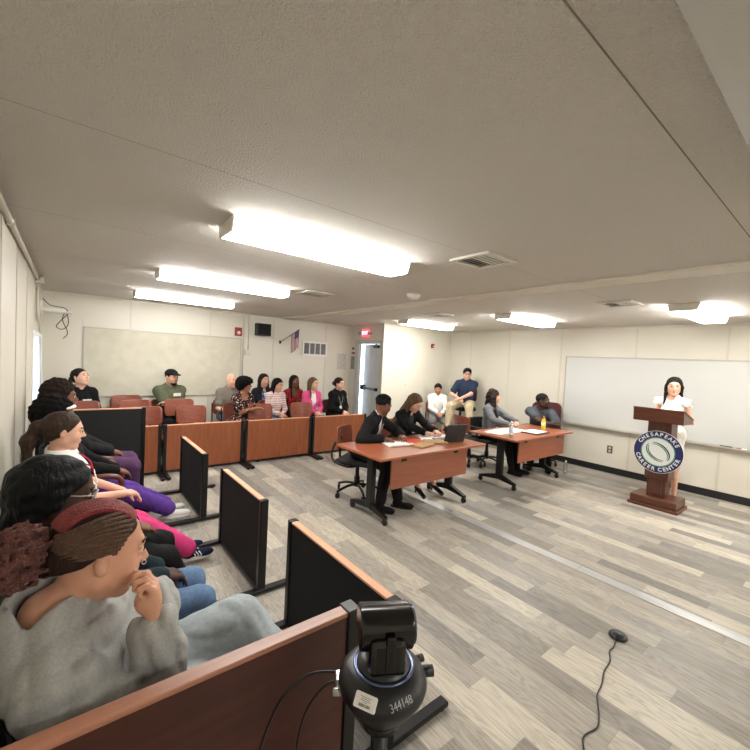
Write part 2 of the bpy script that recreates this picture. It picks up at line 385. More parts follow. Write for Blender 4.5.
# ------------------------------------------------------------------ wall things
M_BOARD_F = mat('board_frame', (176, 172, 163), .4, metal=.2)
def board(name, label, plane, a0, a1, z0, z1, m_face, tray=True, fr=.02):
    # plane: ('y', Y) board on back wall facing -Y, ('x', X) facing -X
    ax, P = plane
    def bx(bm, u0, w0, z0_, u1, w1, z1_, bev=0):
        if ax == 'y': add_box(bm, u0, P-w1, z0_, u1, P-w0, z1_, bev)
        else: add_box(bm, P-w1, u0, z0_, P-w0, u1, z1_, bev)
    bm = bmesh.new(); bx(bm, a0+.008, .004, z0+.008, a1-.008, .014, z1-.008); o = obj(name, bm, m_face); tag(o, label, 'whiteboard')
    bm = bmesh.new()
    for q in ((a0, z0, a1, z0+fr), (a0, z1-fr, a1, z1), (a0, z0+fr, a0+fr, z1-fr), (a1-fr, z0+fr, a1, z1-fr)): bx(bm, q[0], .0, q[1], q[2], .02, q[3], .002)
    obj('frame', bm, M_BOARD_F, o)
    if tray:
        bm = bmesh.new(); bx(bm, a0+.05, .0, z0-.012, a1-.05, .075, z0, .002); bx(bm, a0+.05, .068, z0-.012, a1-.05, .076, z0+.012, .002); obj('tray', bm, M_BOARD_F, o)
    return o
board('bulletin_board', 'wide mottled beige board on the back wall behind the two lone seated spectators', ('y', YB), .15, 2.44, .84, 1.87, mat('beige_board', (192, 187, 169), .75, var=.07, vscale=7, bump=.1, bscale=120), tray=False)['category'] = 'board'
board('whiteboard', 'long white dry erase board on the right wall behind the podium', ('x', XR), .62, 3.25, .70, 1.84, mat('whiteboard_enamel', (198, 199, 196), .18, var=.012, vscale=2, spec=.5))
board('whiteboard', 'white dry erase board continuing at the right edge of the picture', ('x', XR), -2.05, .60, .70, 1.84, MATS['whiteboard_enamel'])
bm = bmesh.new(); add_box(bm, XR-.07, 1.02, .702, XR-.03, 1.14, .722, .004); tag(obj('board_eraser', bm, mat('eraser_grey', (70, 70, 72), .8)), 'small grey eraser lying on the whiteboard tray right of the podium', 'eraser')
for i, (y, c, l) in enumerate(((.98, (170, 60, 50), 'red'), (.93, (240, 240, 238), 'white capped'))):
    bm = bmesh.new(); add_cyl(bm, (XR-.05, y-.05, .712), (XR-.05, y+.0, .712), .008); tag(obj('marker', bm, mat('marker_'+l[:3], c, .4)), l+' marker lying on the whiteboard tray near the picture edge', 'marker')
# outlets on the right wall
def outlet(y, z, label, blank=False):
    t = thing('wall_outlet', label, 'outlet', (XR, y, z))
    obj('plate', add_box(bmesh.new(), -.006, -.04, -.06, 0, .04, .06, .003), M_WHITE if blank else mat('outlet_brown', (96, 88, 78), .5), t)
    if not blank:
        for s in (-1, 1): obj('socket', add_box(bmesh.new(), -.009, -.017, s*.026-.017, -.005, .017, s*.026+.017, .003), mat('socket_grey', (190, 186, 178), .5), t)
outlet(2.46, .375, 'dark framed wall outlet under the whiteboard left of the podium')
bm = bmesh.new(); add_box(bm, XR-.008, 1.90, .29, XR, 2.08, .44, .003); tag(obj('cover_plate', bm, mat('cover_cream', (226, 220, 204), .5)), 'blank cream cover plate low on the right wall beside the podium', 'cover plate')

# speaker, fire alarm, conduit, grille, flag
t = thing('wall_speaker', 'small black box speaker high on the back wall', 'speaker', (2.79, YB, 2.05))
obj('cabinet', add_box(bmesh.new(), -.13, -.18, -.11, .13, -.03, .11, .008), M_BLACK, t)
obj('speaker_grille', add_box(bmesh.new(), -.115, -.19, -.095, .115, -.18, .095, .003), mat('speaker_cloth', (10, 10, 11), .9, bump=.3, bscale=400), t)
obj('bracket', add_box(bmesh.new(), -.03, -.03, -.04, .03, 0, .04), M_BMETAL, t)
def alarm(x, y, z, rz, label, s=1):
    t = thing('fire_alarm', label, 'fire alarm', (x, y, z), rz)
    obj('housing', add_box(bmesh.new(), -.06*s, -.045, -.075*s, .06*s, 0, .075*s, .006), mat('alarm_red', (150, 40, 36), .4), t)
    bm = bmesh.new(); add_lathe(bm, [(.03*s, 0), (.028*s, .012), (.01*s, .018)], n=16, M=Matrix.Translation((0, -.045, -.02*s)) @ Matrix.Rotation(rad(90), 4, 'X')); obj('strobe_lens', bm, M_WHITE, t)
alarm(2.37, YB, 1.98, 0, 'red fire alarm box above the right end of the beige board')
alarm(6.18, YV, 1.97, 0, 'small red fire alarm high on the inner wall near the corner', .6)
def tube_thing(name, label, cat, pts, r, m, smooth=True):
    bm = bmesh.new(); add_tube(bm, spline(pts) if smooth else pts, r, 8); return tag(obj(name, bm, m), label, cat)
tube_thing('conduit', 'white conduit running down the back wall to a junction box', 'conduit', [(2.56, YB-.012, CZ-.03), (2.56, YB-.012, 1.66)], .011, M_TRIM, False)
tube_thing('conduit', 'thin vertical conduit on the back wall right of the speaker', 'conduit', [(2.52, YB-.012, CZ-.03), (2.47, YB-.012, 2.24), (2.47, YB-.012, 1.0)], .008, M_TRIM, False)
tag(box('junction_box', 2.50, YB-.04, 1.57, 2.60, YB, 1.67, M_TRIM, bev=.004), 'small cream junction box below the conduit on the back wall', 'junction box')
tube_thing('conduit', 'cream conduit running along the top of the left wall', 'conduit', [(XL+.02, 1.6, 2.285), (XL+.02, 5.55, 2.285)], .018, M_TRIM, False)
tube_thing('conduit', 'vertical cream conduit beside the left wall window', 'conduit', [(XL+.016, 5.62, 2.2), (XL+.016, 5.66, 1.9), (XL+.016, 6.19, 1.75), (XL+.016, 6.2, .8)], .010, M_TRIM)
for y, l in ((3.08, 'small joint sleeve on the left wall conduit'), (5.55, 'corner joint box at the far end of the left wall conduit')):
    tag(box('junction_box', XL, y, 2.262 if y < 4 else 2.24, XL+(.042 if y < 4 else .07), y+(.05 if y < 4 else .10), 2.308, M_TRIM, bev=.004), l, 'junction box')
t = thing('wall_grille', 'white framed return air grille on the back wall beside the flag', 'grille', (3.945, YB, 1.765))
bm = bmesh.new()
for a0 in ((-.285, .11, .285, .145), (-.285, -.145, .285, -.11), (-.285, -.11, -.25, .11), (.25, -.11, .285, .11), (-.135, -.11, -.115, .11), (-.01, -.11, .01, .11), (.115, -.11, .135, .11)): add_box(bm, a0[0], -.02, a0[1], a0[2], 0, a0[3], .002)
obj('frame', bm, M_WHITE, t)
obj('backing', add_box(bmesh.new(), -.26, -.004, -.12, .26, 0, .12), mat('grille_shadow', (95, 95, 95), .8), t)
bm = bmesh.new()
for i in range(9):
    z = -.1+i*.025; add_box(bm, -.25, -.012, -.0008, .25, .012, .0008, 0, 0, Matrix.Translation((0, -.010, z)) @ Matrix.Rotation(rad(40), 4, 'X'))
obj('louvres', bm, mat('louvre_grey', (150, 150, 150), .6), t)
# flag
def flag_mat():
    m = bpy.data.materials.new('flag_cloth'); m.use_nodes = True; nt = m.node_tree; N = nt.nodes; b = N['Principled BSDF']; b.inputs['Roughness'].default_value = .8
    uv = N.new('ShaderNodeUVMap'); sp = N.new('ShaderNodeSeparateXYZ'); nt.links.new(uv.outputs[0], sp.inputs[0])
    def mth(op, a, v):
        n = N.new('ShaderNodeMath'); n.operation = op
        for i, q in enumerate((a, v)):
            if isinstance(q, (int, float)): n.inputs[i].default_value = q
            elif q is not None: nt.links.new(q, n.inputs[i])
        return n.outputs[0]
    s = mth('LESS_THAN', mth('MODULO', mth('MULTIPLY', sp.outputs[1], 13.0), 2.0), 1.0)
    mx = N.new('ShaderNodeMix'); mx.data_type = 'RGBA'; nt.links.new(s, mx.inputs[0]); mx.inputs[6].default_value = lin((205, 200, 196))+(1,); mx.inputs[7].default_value = lin((140, 36, 44))+(1,)
    c = mth('MULTIPLY', mth('LESS_THAN', sp.outputs[0], .4), mth('GREATER_THAN', sp.outputs[1], .46))
    # small white dots for the canton stars
    st = mth('MULTIPLY', mth('LESS_THAN', mth('MODULO', mth('MULTIPLY', sp.outputs[0], 15.0), 1.0), .35), mth('LESS_THAN', mth('MODULO', mth('MULTIPLY', sp.outputs[1], 17.0), 1.0), .35))
    m2 = N.new('ShaderNodeMix'); m2.data_type = 'RGBA'; nt.links.new(st, m2.inputs[0]); m2.inputs[6].default_value = lin((38, 44, 84))+(1,); m2.inputs[7].default_value = lin((190, 190, 196))+(1,)
    m3 = N.new('ShaderNodeMix'); m3.data_type = 'RGBA'; nt.links.new(c, m3.inputs[0]); nt.links.new(mx.outputs[2], m3.inputs[6]); nt.links.new(m2.outputs[2], m3.inputs[7])
    nt.links.new(m3.outputs[2], b.inputs['Base Color']); return m
t = thing('flag', 'small American flag hanging from a slanted stick on the back wall', 'flag', (3.2, YB, 1.88))
bm = bmesh.new(); add_tube(bm, [(-.02, -.01, -.03), (.27, -.24, .24)], .007, 8); obj('stick', bm, mat('dark_stick', (60, 50, 44), .5), t)
obj('bracket', add_box(bmesh.new(), -.04, -.02, -.06, .0, 0, .0, .003), M_BMETAL, t)
bm = bmesh.new(); uvl = bm.loops.layers.uv.new('UVMap'); nu, nv = 14, 20; g = []
for j in range(nv+1):
    v = j/nv; row = []
    for i in range(nu+1):
        u = i/nu
        # top (fly = down) edge along the stick, hanging in folds
        base = Vector((.26, -.235, .235)).lerp(Vector((.14, -.135, .12)), v)
        drop = u*.36
        fold = .018*math.sin(v*9+u*3)*u
        x = base.x*(1-.25*u)+.215*.25*u*(1.0)+fold; y = base.y*(1-.25*u)-.18*.25*u+fold*.7
        row.append(bm.verts.new((x, y, base.z-drop)))
    g.append(row)
for j in range(nv):
    for i in range(nu):
        f = bm.faces.new((g[j][i], g[j][i+1], g[j+1][i+1], g[j+1][i])); f.smooth = True
        for l, (uu, vv) in zip(f.loops, ((i/nu, 1-j/nv), ((i+1)/nu, 1-j/nv), ((i+1)/nu, 1-(j+1)/nv), (i/nu, 1-(j+1)/nv))): l[uvl].uv = (uu, vv)
fo = obj('flag_cloth', bm, flag_mat(), t); md = fo.modifiers.new('s', 'SOLIDIFY'); md.thickness = .003
# exit sign with twin lamps
t = thing('exit_sign', 'lit red EXIT sign with twin emergency lamps above the door', 'exit sign', (XD, 6.47, 2.145))
obj('housing', add_box(bmesh.new(), -.045, -.10, -.075, 0, .10, .075, .006), mat('exit_red', (255, 70, 95), .5, emit=1.0), t)
tb = text_bm('EXIT', .10, Matrix(((0, 0, -1, -.0465), (-1, 0, 0, 0), (0, 1, 0, 0), (0, 0, 0, 1))), bold=.001)
obj('lettering', tb, mat('exit_letter', (255, 205, 210), .5, emit=1.6), t)
for s in (-1, 1):
    bm = bmesh.new(); add_cyl(bm, (-.02, s*.10, 0), (-.03, s*.15, 0), .008); add_cyl(bm, (-.01, s*.165, 0), (-.075, s*.165, -.01), .026, .036); obj('emergency_lamp', bm, mat('lamp_grey', (150, 150, 146), .4), t)
# papers by the door
def paper(name, label, x0, y0, z0, x1, y1, z1, m, lines=True, cat='paper'):
    o = tag(box(name, x0, y0, z0, x1, y1, z1, m), label, cat); return o
paper('wall_paper_notice', 'grey printed notice taped on the back wall near the exit door', 4.50, YB-.003, 1.36, 4.72, YB-.001, 1.70, mat('notice_print', (186, 184, 178), .7, var=.25, vscale=40))
paper('wall_poster', 'dark framed poster beside the exit door casing', XD-.006, 6.84, 1.38, XD-.002, 6.98, 1.66, mat('poster_dark', (128, 124, 120), .6, var=.4, vscale=30), cat='poster')
paper('wall_placard', 'small red and white placard above the framed poster', XD-.006, 6.85, 1.70, XD-.002, 6.97, 1.75, mat('placard_red', (150, 78, 74), .6, var=.3, vscale=60), cat='placard')
paper('wall_thermostat', 'small dark wall control above the placard by the door', XD-.02, 6.88, 1.80, XD-.002, 6.94, 1.85, mat('control_dark', (100, 78, 74), .6), cat='thermostat')
# small marks on inner wall
for i, (x, z) in enumerate(((5.35, 1.62), (5.1, 1.24), (5.25, 1.24), (5.45, 1.12))):
    bm = bmesh.new(); add_cyl(bm, (x, YV-.004, z), (x, YV, z), .014, n=10); tag(obj('wall_anchor', bm, mat('anchor_grey', (176, 170, 156), .6)), ('highest grey anchor spot', 'left one of the paired grey anchor spots', 'right one of the paired grey anchor spots', 'lowest grey anchor spot')[i]+' on the bare inner wall', 'wall anchor', 'anchor spots on the inner wall')
# bracket shelf with dangling cables, left wall corner
t = thing('wall_bracket', 'white flat equipment bracket in the upper left corner of the room', 'bracket', (XL, 6.55, 2.03))
obj('arm', add_box(bmesh.new(), .0, -.03, -.02, .25, .03, .02, .006), M_WHITE, t)
obj('mount_plate', add_box(bmesh.new(), 0, -.08, -.10, .02, .08, .10, .004), M_WHITE, t)
obj('tray', add_box(bmesh.new(), .05, -.20, -.035, .32, .20, -.015, .008), M_WHITE, t)
tube_thing('dangling_cable', 'black cable looping down from the corner bracket with a loose plug', 'cable', [(XL+.02, 6.55, 2.17), (XL+.10, 6.58, 2.09), (XL+.24, 6.58, 2.07), (XL+.27, 6.56, 2.0), (XL+.19, 6.55, 1.88), (XL+.16, 6.55, 1.82), (XL+.22, 6.55, 1.79), (XL+.28, 6.55, 1.86), (XL+.26, 6.55, 2.02), (XL+.22, 6.55, 1.92), (XL+.27, 6.55, 1.78), (XL+.27, 6.55, 1.72), (XL+.23, 6.55, 1.67)], .005, M_BLACK)

# ------------------------------------------------------------------ partitions
W_CH = wood('cherry_laminate', (122, 64, 36), (150, 86, 51), 'z', .4)
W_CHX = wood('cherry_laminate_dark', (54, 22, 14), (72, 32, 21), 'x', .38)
W_EDGE = wood('cherry_edge', (204, 146, 112), (222, 168, 134), 'x', .4)
W_TOP = wood('cherry_top', (140, 76, 50), (170, 100, 68), 'x', .28)
M_FELT = mat('charcoal_felt', (27, 27, 29), .95, bump=.3, bscale=500, var=.12, vscale=120)
def partition(label, x, y, rz, L, h, face_wood, group, foot=.34, back=M_FELT, z0=.03, posts=(1, 1), edge=None):
    """along local x from 0..L ; wood face on local -y, felt on +y"""
    t = thing('room_divider', label, 'divider', (x, y, 0), rz, group)
    obj('wood_face', add_box(bmesh.new(), .035, -.018, z0, L-.035, -.006, h-.012), face_wood, t)
    obj('felt_face', add_box(bmesh.new(), .035, -.006, z0, L-.035, .018, h-.012), back, t)
    obj('top_edge', add_box(bmesh.new(), .03, -.020, h-.012, L-.03, .020, h, .003), edge or W_EDGE, t)
    obj('bottom_rail', add_box(bmesh.new(), .03, -.022, z0-.012, L-.03, .022, z0+.012), M_BMETAL, t)
    for i, px in enumerate((0, L)):
        if not posts[i]: continue
        a, b2 = (px, px+.04) if i == 0 else (px-.04, px)
        p = obj('post', add_box(bmesh.new(), a, -.026, .02, b2, .026, h+.004, .004), M_BMETAL, t)
        bm = bmesh.new(); add_box(bm, a-.005, -foot, .012, b2+.005, foot, .036, .005)
        for s in (-1, 1): add_cyl(bm, ((a+b2)/2, s*(foot-.03), 0), ((a+b2)/2, s*(foot-.03), .014), .018)
        obj('foot', bm, M_BMETAL, t)
    return t
gB = 'low wooden dividers in front of the spectators'
for i, (a, b2, l) in enumerate(((-.12, .94, 'low cherry wood divider at the left end, half hidden by the felt panel'), (.96, 1.99, 'low cherry wood divider in front of the man in the cap'), (2.01, 3.09, 'low cherry wood divider in front of the woman in the floral dress'), (3.11, 4.19, 'low cherry wood divider in front of the people by the exit door'))):
    partition(l, a, 5.52, 0, b2-a, .63, W_CH, gB)
gS = 'charcoal felt dividers in front of the left row'
partition('smallest charcoal felt divider, farthest in the aisle line by the white shoes', 1.02, 3.78, rad(90), .93, .635, W_CH, gS, foot=.36)
partition('middle charcoal felt divider in the aisle line beside the navy shoe', 1.03, 2.40, rad(90), .88, .635, W_CH, gS, foot=.36)
partition('nearest charcoal felt divider with orange wood edge behind the black camera', 1.05, 1.11, rad(90), .94, .635, W_CH, gS, foot=.36)
partition('tall charcoal felt panel at the far end of the left row of seats', -.25, 5.03, rad(0), .94, .93, M_FELT, gS, foot=.2, z0=.04)
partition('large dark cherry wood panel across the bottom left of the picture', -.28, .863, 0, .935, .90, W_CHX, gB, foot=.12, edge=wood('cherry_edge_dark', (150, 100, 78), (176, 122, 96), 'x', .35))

# ------------------------------------------------------------------ tables
def caster(bm, x, y, r=.03):
    add_cyl(bm, (x, y, .055), (x, y, .085), .009); add_cyl(bm, (x-.013, y, r), (x+.013, y, r), r, n=14); add_box(bm, x-.017, y-.02, r+.012, x+.017, y+.02, r+.032, .004)
def table(label, x0, y0, x1, y1, h, lx, panel):
    t = thing('training_table', label, 'table', ((x0+x1)/2, (y0+y1)/2, 0), 0, 'wheeled cherry top tables')
    cx, cy = (x0+x1)/2, (y0+y1)/2; L, W = x1-x0, y1-y0
    obj('tabletop', add_box(bmesh.new(), -L/2, -W/2, h-.026, L/2, W/2, h, .006), W_TOP, t)
    for X in lx:
        X -= cx
        bm = bmesh.new(); add_box(bm, X-.03, -.045, .10, X+.03, .045, h-.04, .01); add_box(bm, X-.035, -W/2+.10, h-.05, X+.035, W/2-.06, h-.026, .004)
        add_prism(bm, [(-.04, .16), (.04, .16), (W/2-.05, .085), (W/2-.05, .06), (.0, .095), (-W/2+.11, .06), (-W/2+.11, .085)], X-.022, X+.022, 'yz')
        l = obj('leg', bm, M_BMETAL, t)
        for s in (-W/2+.125, W/2-.065):
            bm = bmesh.new(); caster(bm, X, s); obj('caster', bm, M_BLACK, l)
    bm = bmesh.new(); add_box(bm, lx[0]-cx, .0, h-.075, lx[1]-cx, .05, h-.035, .004); obj('crossbar', bm, M_BMETAL, t)
    p0, p1, pz0, pz1, py = panel
    obj('modesty_panel', add_box(bmesh.new(), p0-cx, py-cy-.009, pz0, p1-cx, py-cy+.009, pz1, .003), wood('cherry_panel', (134, 74, 50), (158, 92, 66), 'x', .35), t)
    for q in (p0+.16, p1-.2):
        obj('panel_clip', add_box(bmesh.new(), q-cx-.03, py-cy-.02, pz1-.03, q-cx+.03, py-cy+.02, h-.026, .003), M_BMETAL, t)
    return t
TH = .70
table('cherry top wheeled table with laptop and papers, in the middle of the room', 2.23, 2.68, 3.81, 3.42, TH, (2.43, 3.62), (2.46, 3.60, .35, .645, 2.79))
table('cherry top wheeled table with two bottles, nearer the whiteboard', 4.33, 2.62, 5.84, 3.33, TH, (4.56, 5.68), (4.58, 5.78, .36, .65, 2.73))

# ------------------------------------------------------------------ chairs
W_CHAIR = wood('chair_shell', (116, 58, 42), (144, 78, 58), 'y', .32)
M_SEATB = mat('black_upholstery', (14, 14, 15), .8, bump=.2, bscale=300)
def stack_chair(label, x, y, rz, group, top=.83, w=.42, seat_m=None):
    t = thing('stacking_chair', label, 'chair', (x, y, 0), rz, group)
    bm = bmesh.new(); shell_plate(bm, w, top-.25, top, -.20, .05, .05, .012, .12); obj('backrest', bm, W_CHAIR, t)
    bm = bmesh.new(); t2 = bmesh.new(); shell_plate(t2, w+.01, -.20, .20, 0, .015, .06, .014, 0); merge(bm, t2, 0, Matrix.Translation((0.0, 0, .43)) @ Matrix.Rotation(rad(90), 4, 'Y')); obj('seat', bm, seat_m or W_CHAIR, t, True)
    for s in (-1, 1):
        yb = s*(w/2-.005)
        bm = bmesh.new(); add_tube(bm, spline([(-.27, yb, .0), (-.215, yb, .40), (-.205, yb, .50), (-.225, yb, top-.06)], 5), .011, 8); obj('leg', bm, M_BMETAL, t)
        bm = bmesh.new(); add_tube(bm, spline([(-.20, yb, .405), (.15, yb, .405), (.185, yb, .38), (.22, yb, .0)], 5), .011, 8); obj('leg', bm, M_BMETAL, t)
    bm = bmesh.new(); add_cyl(bm, (-.17, -w/2, .40), (-.17, w/2, .40), .009); add_cyl(bm, (.14, -w/2, .40), (.14, w/2, .40), .009); obj('seat_frame', bm, M_BMETAL, t)
    return t
def task_chair(label, x, y, rz, top=.80, back='wood', arms=True, hi=False, w=.43, tw=0):
    t = thing('task_chair', label, 'chair', (x, y, 0), rz)
    if back == 'wood':
        bm = bmesh.new(); shell_plate(bm, w, top-.24, top, -.21, .05, .045, .013, .10); obj('backrest', bm, W_CHAIR, t)
    else:
        bm = bmesh.new(); shell_plate(bm, .48, .48, top, -.20, .06, .10, .06, .14); obj('backrest', bm, back, t)
    obj('seat', add_box(bmesh.new(), -.22, -.225, .39, .22, .225, .435, .018), M_SEATB if back == 'wood' else back, t)
    bm = bmesh.new(); add_tube(bm, spline([(-.225, 0, top-.12), (-.235, 0, .5), (-.20, 0, .39), (.0, 0, .38)], 5), .016, 8); obj('back_bracket', bm, M_BMETAL, t)
    if arms:
        for s in (-1, 1):
            bm = bmesh.new()
            if back == 'wood': add_tube(bm, spline([(-.21, s*.20, .64), (-.24, s*.225, .52), (-.20, s*.245, .43), (-.05, s*.24, .385), (.05, s*.15, .38)], 6), .013, 8)
            else:
                add_box(bm, -.14, s*.27-.03, .60, .14, s*.27+.03, .63, .012); add_tube(bm, spline([(.02, s*.27, .61), (.03, s*.28, .48), (.0, s*.22, .38), (0, s*.1, .375)], 6), .016, 8)
            obj('armrest', bm, M_BLACK, t)
    bm = bmesh.new(); add_cyl(bm, (0, 0, .10), (0, 0, .39), .026, .022); add_cyl(bm, (0, 0, .10), (0, 0, .22), .034)
    st = obj('gas_column', bm, M_BMETAL, t)
    bm = bmesh.new(); add_tube(bm, [(0, 0, .37), (.05, -.14, .365), (.06, -.22, .345)], .006, 6); obj('lever', bm, M_BLACK, t)
    bm = bmesh.new()
    for i in range(5):
        a = 2*PI*i/5+tw; c, s = math.cos(a), math.sin(a)
        add_tube(bm, spline([(0, 0, .125), (.13*c, .13*s, .12), (.25*c, .25*s, .085), (.265*c, .265*s, .07)], 5), .015, 8)
    bs = obj('star_base', bm, M_BMETAL, t)
    for i in range(5):
        a = 2*PI*i/5+tw; bm = bmesh.new(); t2 = bmesh.new(); caster(t2, 0, 0, .026); merge(bm, t2, 0, Matrix.Translation((.265*math.cos(a), .265*math.sin(a), 0)) @ Matrix.Rotation(a+.6, 4, 'Z')); obj('caster', bm, M_BLACK, bs)
    return t
gR = 'empty stacking chairs behind the low dividers'
U = rad(90)
for x_, y_, tp_, l_ in ((.14, 6.20, .856, 'empty wooden chair partly hidden behind the tall felt panel, before the person in black'),
    (.685, 6.66, .88, 'empty wooden chair farthest back of the overlapping group of three'), (.745, 6.20, .857, 'empty wooden chair in the middle of the overlapping group of three'),
    (.815, 5.76, .815, 'empty wooden chair just right of the tall felt panel post'), (1.315, 6.20, .86, 'empty wooden chair directly in front of the man in the cap'),
    (1.385, 5.76, .813, 'empty wooden chair at the divider right of the man in the cap'), (2.40, 5.76, .81, 'empty wooden chair beside the woman in the floral dress'),
    (3.125, 5.76, .81, 'empty wooden chair in front of the woman in the red top')): stack_chair(l_, x_, y_, rad(-90), gR, tp_, .40)
task_chair('empty wheeled chair with wooden back in front of the young man in navy', 5.12, 3.92, rad(-15), .79, arms=False, tw=.3)
# ------------------------------------------------------------------ signed-distance modelling of soft shapes
def V(*a): return np.array(a, dtype=np.float64)
def rc(a, b, ra, rb=None, k=.02, op='+'):
    return ('rc', V(*a), V(*b), ra, ra if rb is None else rb, k, op)
def el(c, r, R=None, k=.02, op='+'):
    return ('el', V(*c), V(*r), R, 0, k, op)
def pl(c, n, k=.01):                    # keep the side where (p-c).n < 0
    n = V(*n); return ('pl', V(*c), n/np.linalg.norm(n), 0, 0, k, 'x')
def xf(prims, R, t, s=1.0):
    out = []
    for p in prims:
        if p[0] == 'rc': out.append(('rc', R@p[1]*s+t, R@p[2]*s+t, p[3]*s, p[4]*s, p[5]*s, p[6]))
        elif p[0] == 'el': out.append(('el', R@p[1]*s+t, p[2]*s, R if p[3] is None else R@p[3], 0, p[5]*s, p[6]))
        else: out.append(('pl', R@p[1]*s+t, R@p[2], 0, 0, p[5]*s, 'x'))
    return out
def sdf_mesh(name, prims, vox, m, parent=None, noise=None, local=None):
    lo, hi = [], []
    for p in prims:
        if p[6] != '+': continue
        if p[0] == 'rc': r = max(p[3], p[4]); lo += [np.minimum(p[1], p[2])-r]; hi += [np.maximum(p[1], p[2])+r]
        else:
            e = p[2] if p[3] is None else np.sqrt(((p[3]*p[2][None, :])**2).sum(1)); lo += [p[1]-e]; hi += [p[1]+e]
    pad = .02+3*vox
    lo = np.min(lo, 0)-pad; hi = np.max(hi, 0)+pad
    n = np.ceil((hi-lo)/vox).astype(int)+1
    D = np.full(n, .5, np.float32)
    ax = [(lo[i]+vox*np.arange(n[i])).astype(np.float32) for i in range(3)]
    for p in prims:
        k = max(p[5], 1e-4)
        if p[0] == 'pl':
            d = (ax[0]-p[1][0])[:, None, None]*p[2][0]+(ax[1]-p[1][1])[None, :, None]*p[2][1]+(ax[2]-p[1][2])[None, None, :]*p[2][2]
            h = np.clip(.5-.5*(D-d)/k, 0, 1); D = D*(1-h)+d*h+k*h*(1-h); D = D.astype(np.float32); continue
        if p[0] == 'rc': r = max(p[3], p[4]); a, b = np.minimum(p[1], p[2])-r, np.maximum(p[1], p[2])+r
        else:
            e = p[2] if p[3] is None else np.sqrt(((p[3]*p[2][None, :])**2).sum(1)); a, b = p[1]-e, p[1]+e
        mgn = k+.03+2*vox
        i0 = np.clip(np.floor((a-mgn-lo)/vox).astype(int), 0, n); i1 = np.clip(np.ceil((b+mgn-lo)/vox).astype(int)+1, 0, n)
        if (i1 <= i0).any(): continue
        X = ax[0][i0[0]:i1[0]][:, None, None]; Y = ax[1][i0[1]:i1[1]][None, :, None]; Z = ax[2][i0[2]:i1[2]][None, None, :]
        if p[0] == 'rc':
            ab = (p[2]-p[1]).astype(np.float32); L2 = max(float(ab@ab), 1e-9); px, py, pz = X-p[1][0], Y-p[1][1], Z-p[1][2]
            t = np.clip((px*ab[0]+py*ab[1]+pz*ab[2])/L2, 0, 1)
            d = np.sqrt((px-t*ab[0])**2+(py-t*ab[1])**2+(pz-t*ab[2])**2)-(p[3]+(p[4]-p[3])*t)
        else:
            px, py, pz = X-p[1][0], Y-p[1][1], Z-p[1][2]
            if p[3] is not None:
                R = p[3].T; px, py, pz = (R[0][0]*px+R[0][1]*py+R[0][2]*pz, R[1][0]*px+R[1][1]*py+R[1][2]*pz, R[2][0]*px+R[2][1]*py+R[2][2]*pz)
            q = p[2]; k0 = np.sqrt((px/q[0])**2+(py/q[1])**2+(pz/q[2])**2); k1 = np.sqrt((px/q[0]**2)**2+(py/q[1]**2)**2+(pz/q[2]**2)**2)
            d = k0*(k0-1)/np.maximum(k1, 1e-6)
        S = D[i0[0]:i1[0], i0[1]:i1[1], i0[2]:i1[2]]
        if p[6] == '+':
            h = np.clip(.5+.5*(S-d)/k, 0, 1); S[...] = S*(1-h)+d*h-k*h*(1-h)
        else:
            d = -d; h = np.clip(.5-.5*(S-d)/k, 0, 1); S[...] = S*(1-h)+d*h+k*h*(1-h)
    if noise is not None: D = D+noise(ax[0][:, None, None], ax[1][None, :, None], ax[2][None, None, :]).astype(np.float32)
    # keep the border outside
    for a_ in range(3):
        s0 = [slice(None)]*3; s0[a_] = 0; D[tuple(s0)] = np.maximum(D[tuple(s0)], .01); s0[a_] = -1; D[tuple(s0)] = np.maximum(D[tuple(s0)], .01)
    ins = D < 0
    c = sum(ins[i:n[0]-1+i, j:n[1]-1+j, l:n[2]-1+l].astype(np.int8) for i in (0, 1) for j in (0, 1) for l in (0, 1))
    cells = np.argwhere((c > 0) & (c < 8))
    if len(cells) == 0: raise RuntimeError('empty sdf '+name)
    idx = np.full(np.array(n)-1, -1, np.int64); idx[cells[:, 0], cells[:, 1], cells[:, 2]] = np.arange(len(cells))
    acc = np.zeros((len(cells), 3)); cnt = np.zeros(len(cells))
    for axn in range(3):
        o1, o2 = [q for q in range(3) if q != axn]
        for s in (0, 1):
            for t in (0, 1):
                A = cells.copy(); A[:, o1] += s; A[:, o2] += t; B = A.copy(); B[:, axn] += 1
                da = D[A[:, 0], A[:, 1], A[:, 2]].astype(np.float64); db = D[B[:, 0], B[:, 1], B[:, 2]]
                msk = (da < 0) != (db < 0); f = np.where(msk, da/np.where(msk, da-db, 1), 0)
                P = A.astype(np.float64); P[:, axn] += f
                acc[msk] += P[msk]; cnt[msk] += 1
    Vt = lo+vox*(acc/cnt[:, None])
    F = []
    for axn in range(3):
        o1, o2 = (axn+1) % 3, (axn+2) % 3
        s0 = [slice(None)]*3; s1 = [slice(None)]*3; s0[axn] = slice(0, -1); s1[axn] = slice(1, None)
        a_, b_ = ins[tuple(s0)], ins[tuple(s1)]
        E = np.argwhere(a_ != b_)
        E = E[(E[:, o1] > 0) & (E[:, o2] > 0) & (E[:, o1] < n[o1]-1) & (E[:, o2] < n[o2]-1)]
        if len(E) == 0: continue
        q = []
        for s, t in ((1, 1), (0, 1), (0, 0), (1, 0)):
            Q = E.copy(); Q[:, o1] -= s; Q[:, o2] -= t; q.append(idx[Q[:, 0], Q[:, 1], Q[:, 2]])
        q = np.stack(q, 1); fl = ~a_[E[:, 0], E[:, 1], E[:, 2]]
        q[fl] = q[fl][:, ::-1]; F.append(q)
    F = np.concatenate(F); F = F[(F >= 0).all(1)]
    me = bpy.data.meshes.new(name)
    me.vertices.add(len(Vt)); me.vertices.foreach_set('co', Vt.astype(np.float32).ravel())
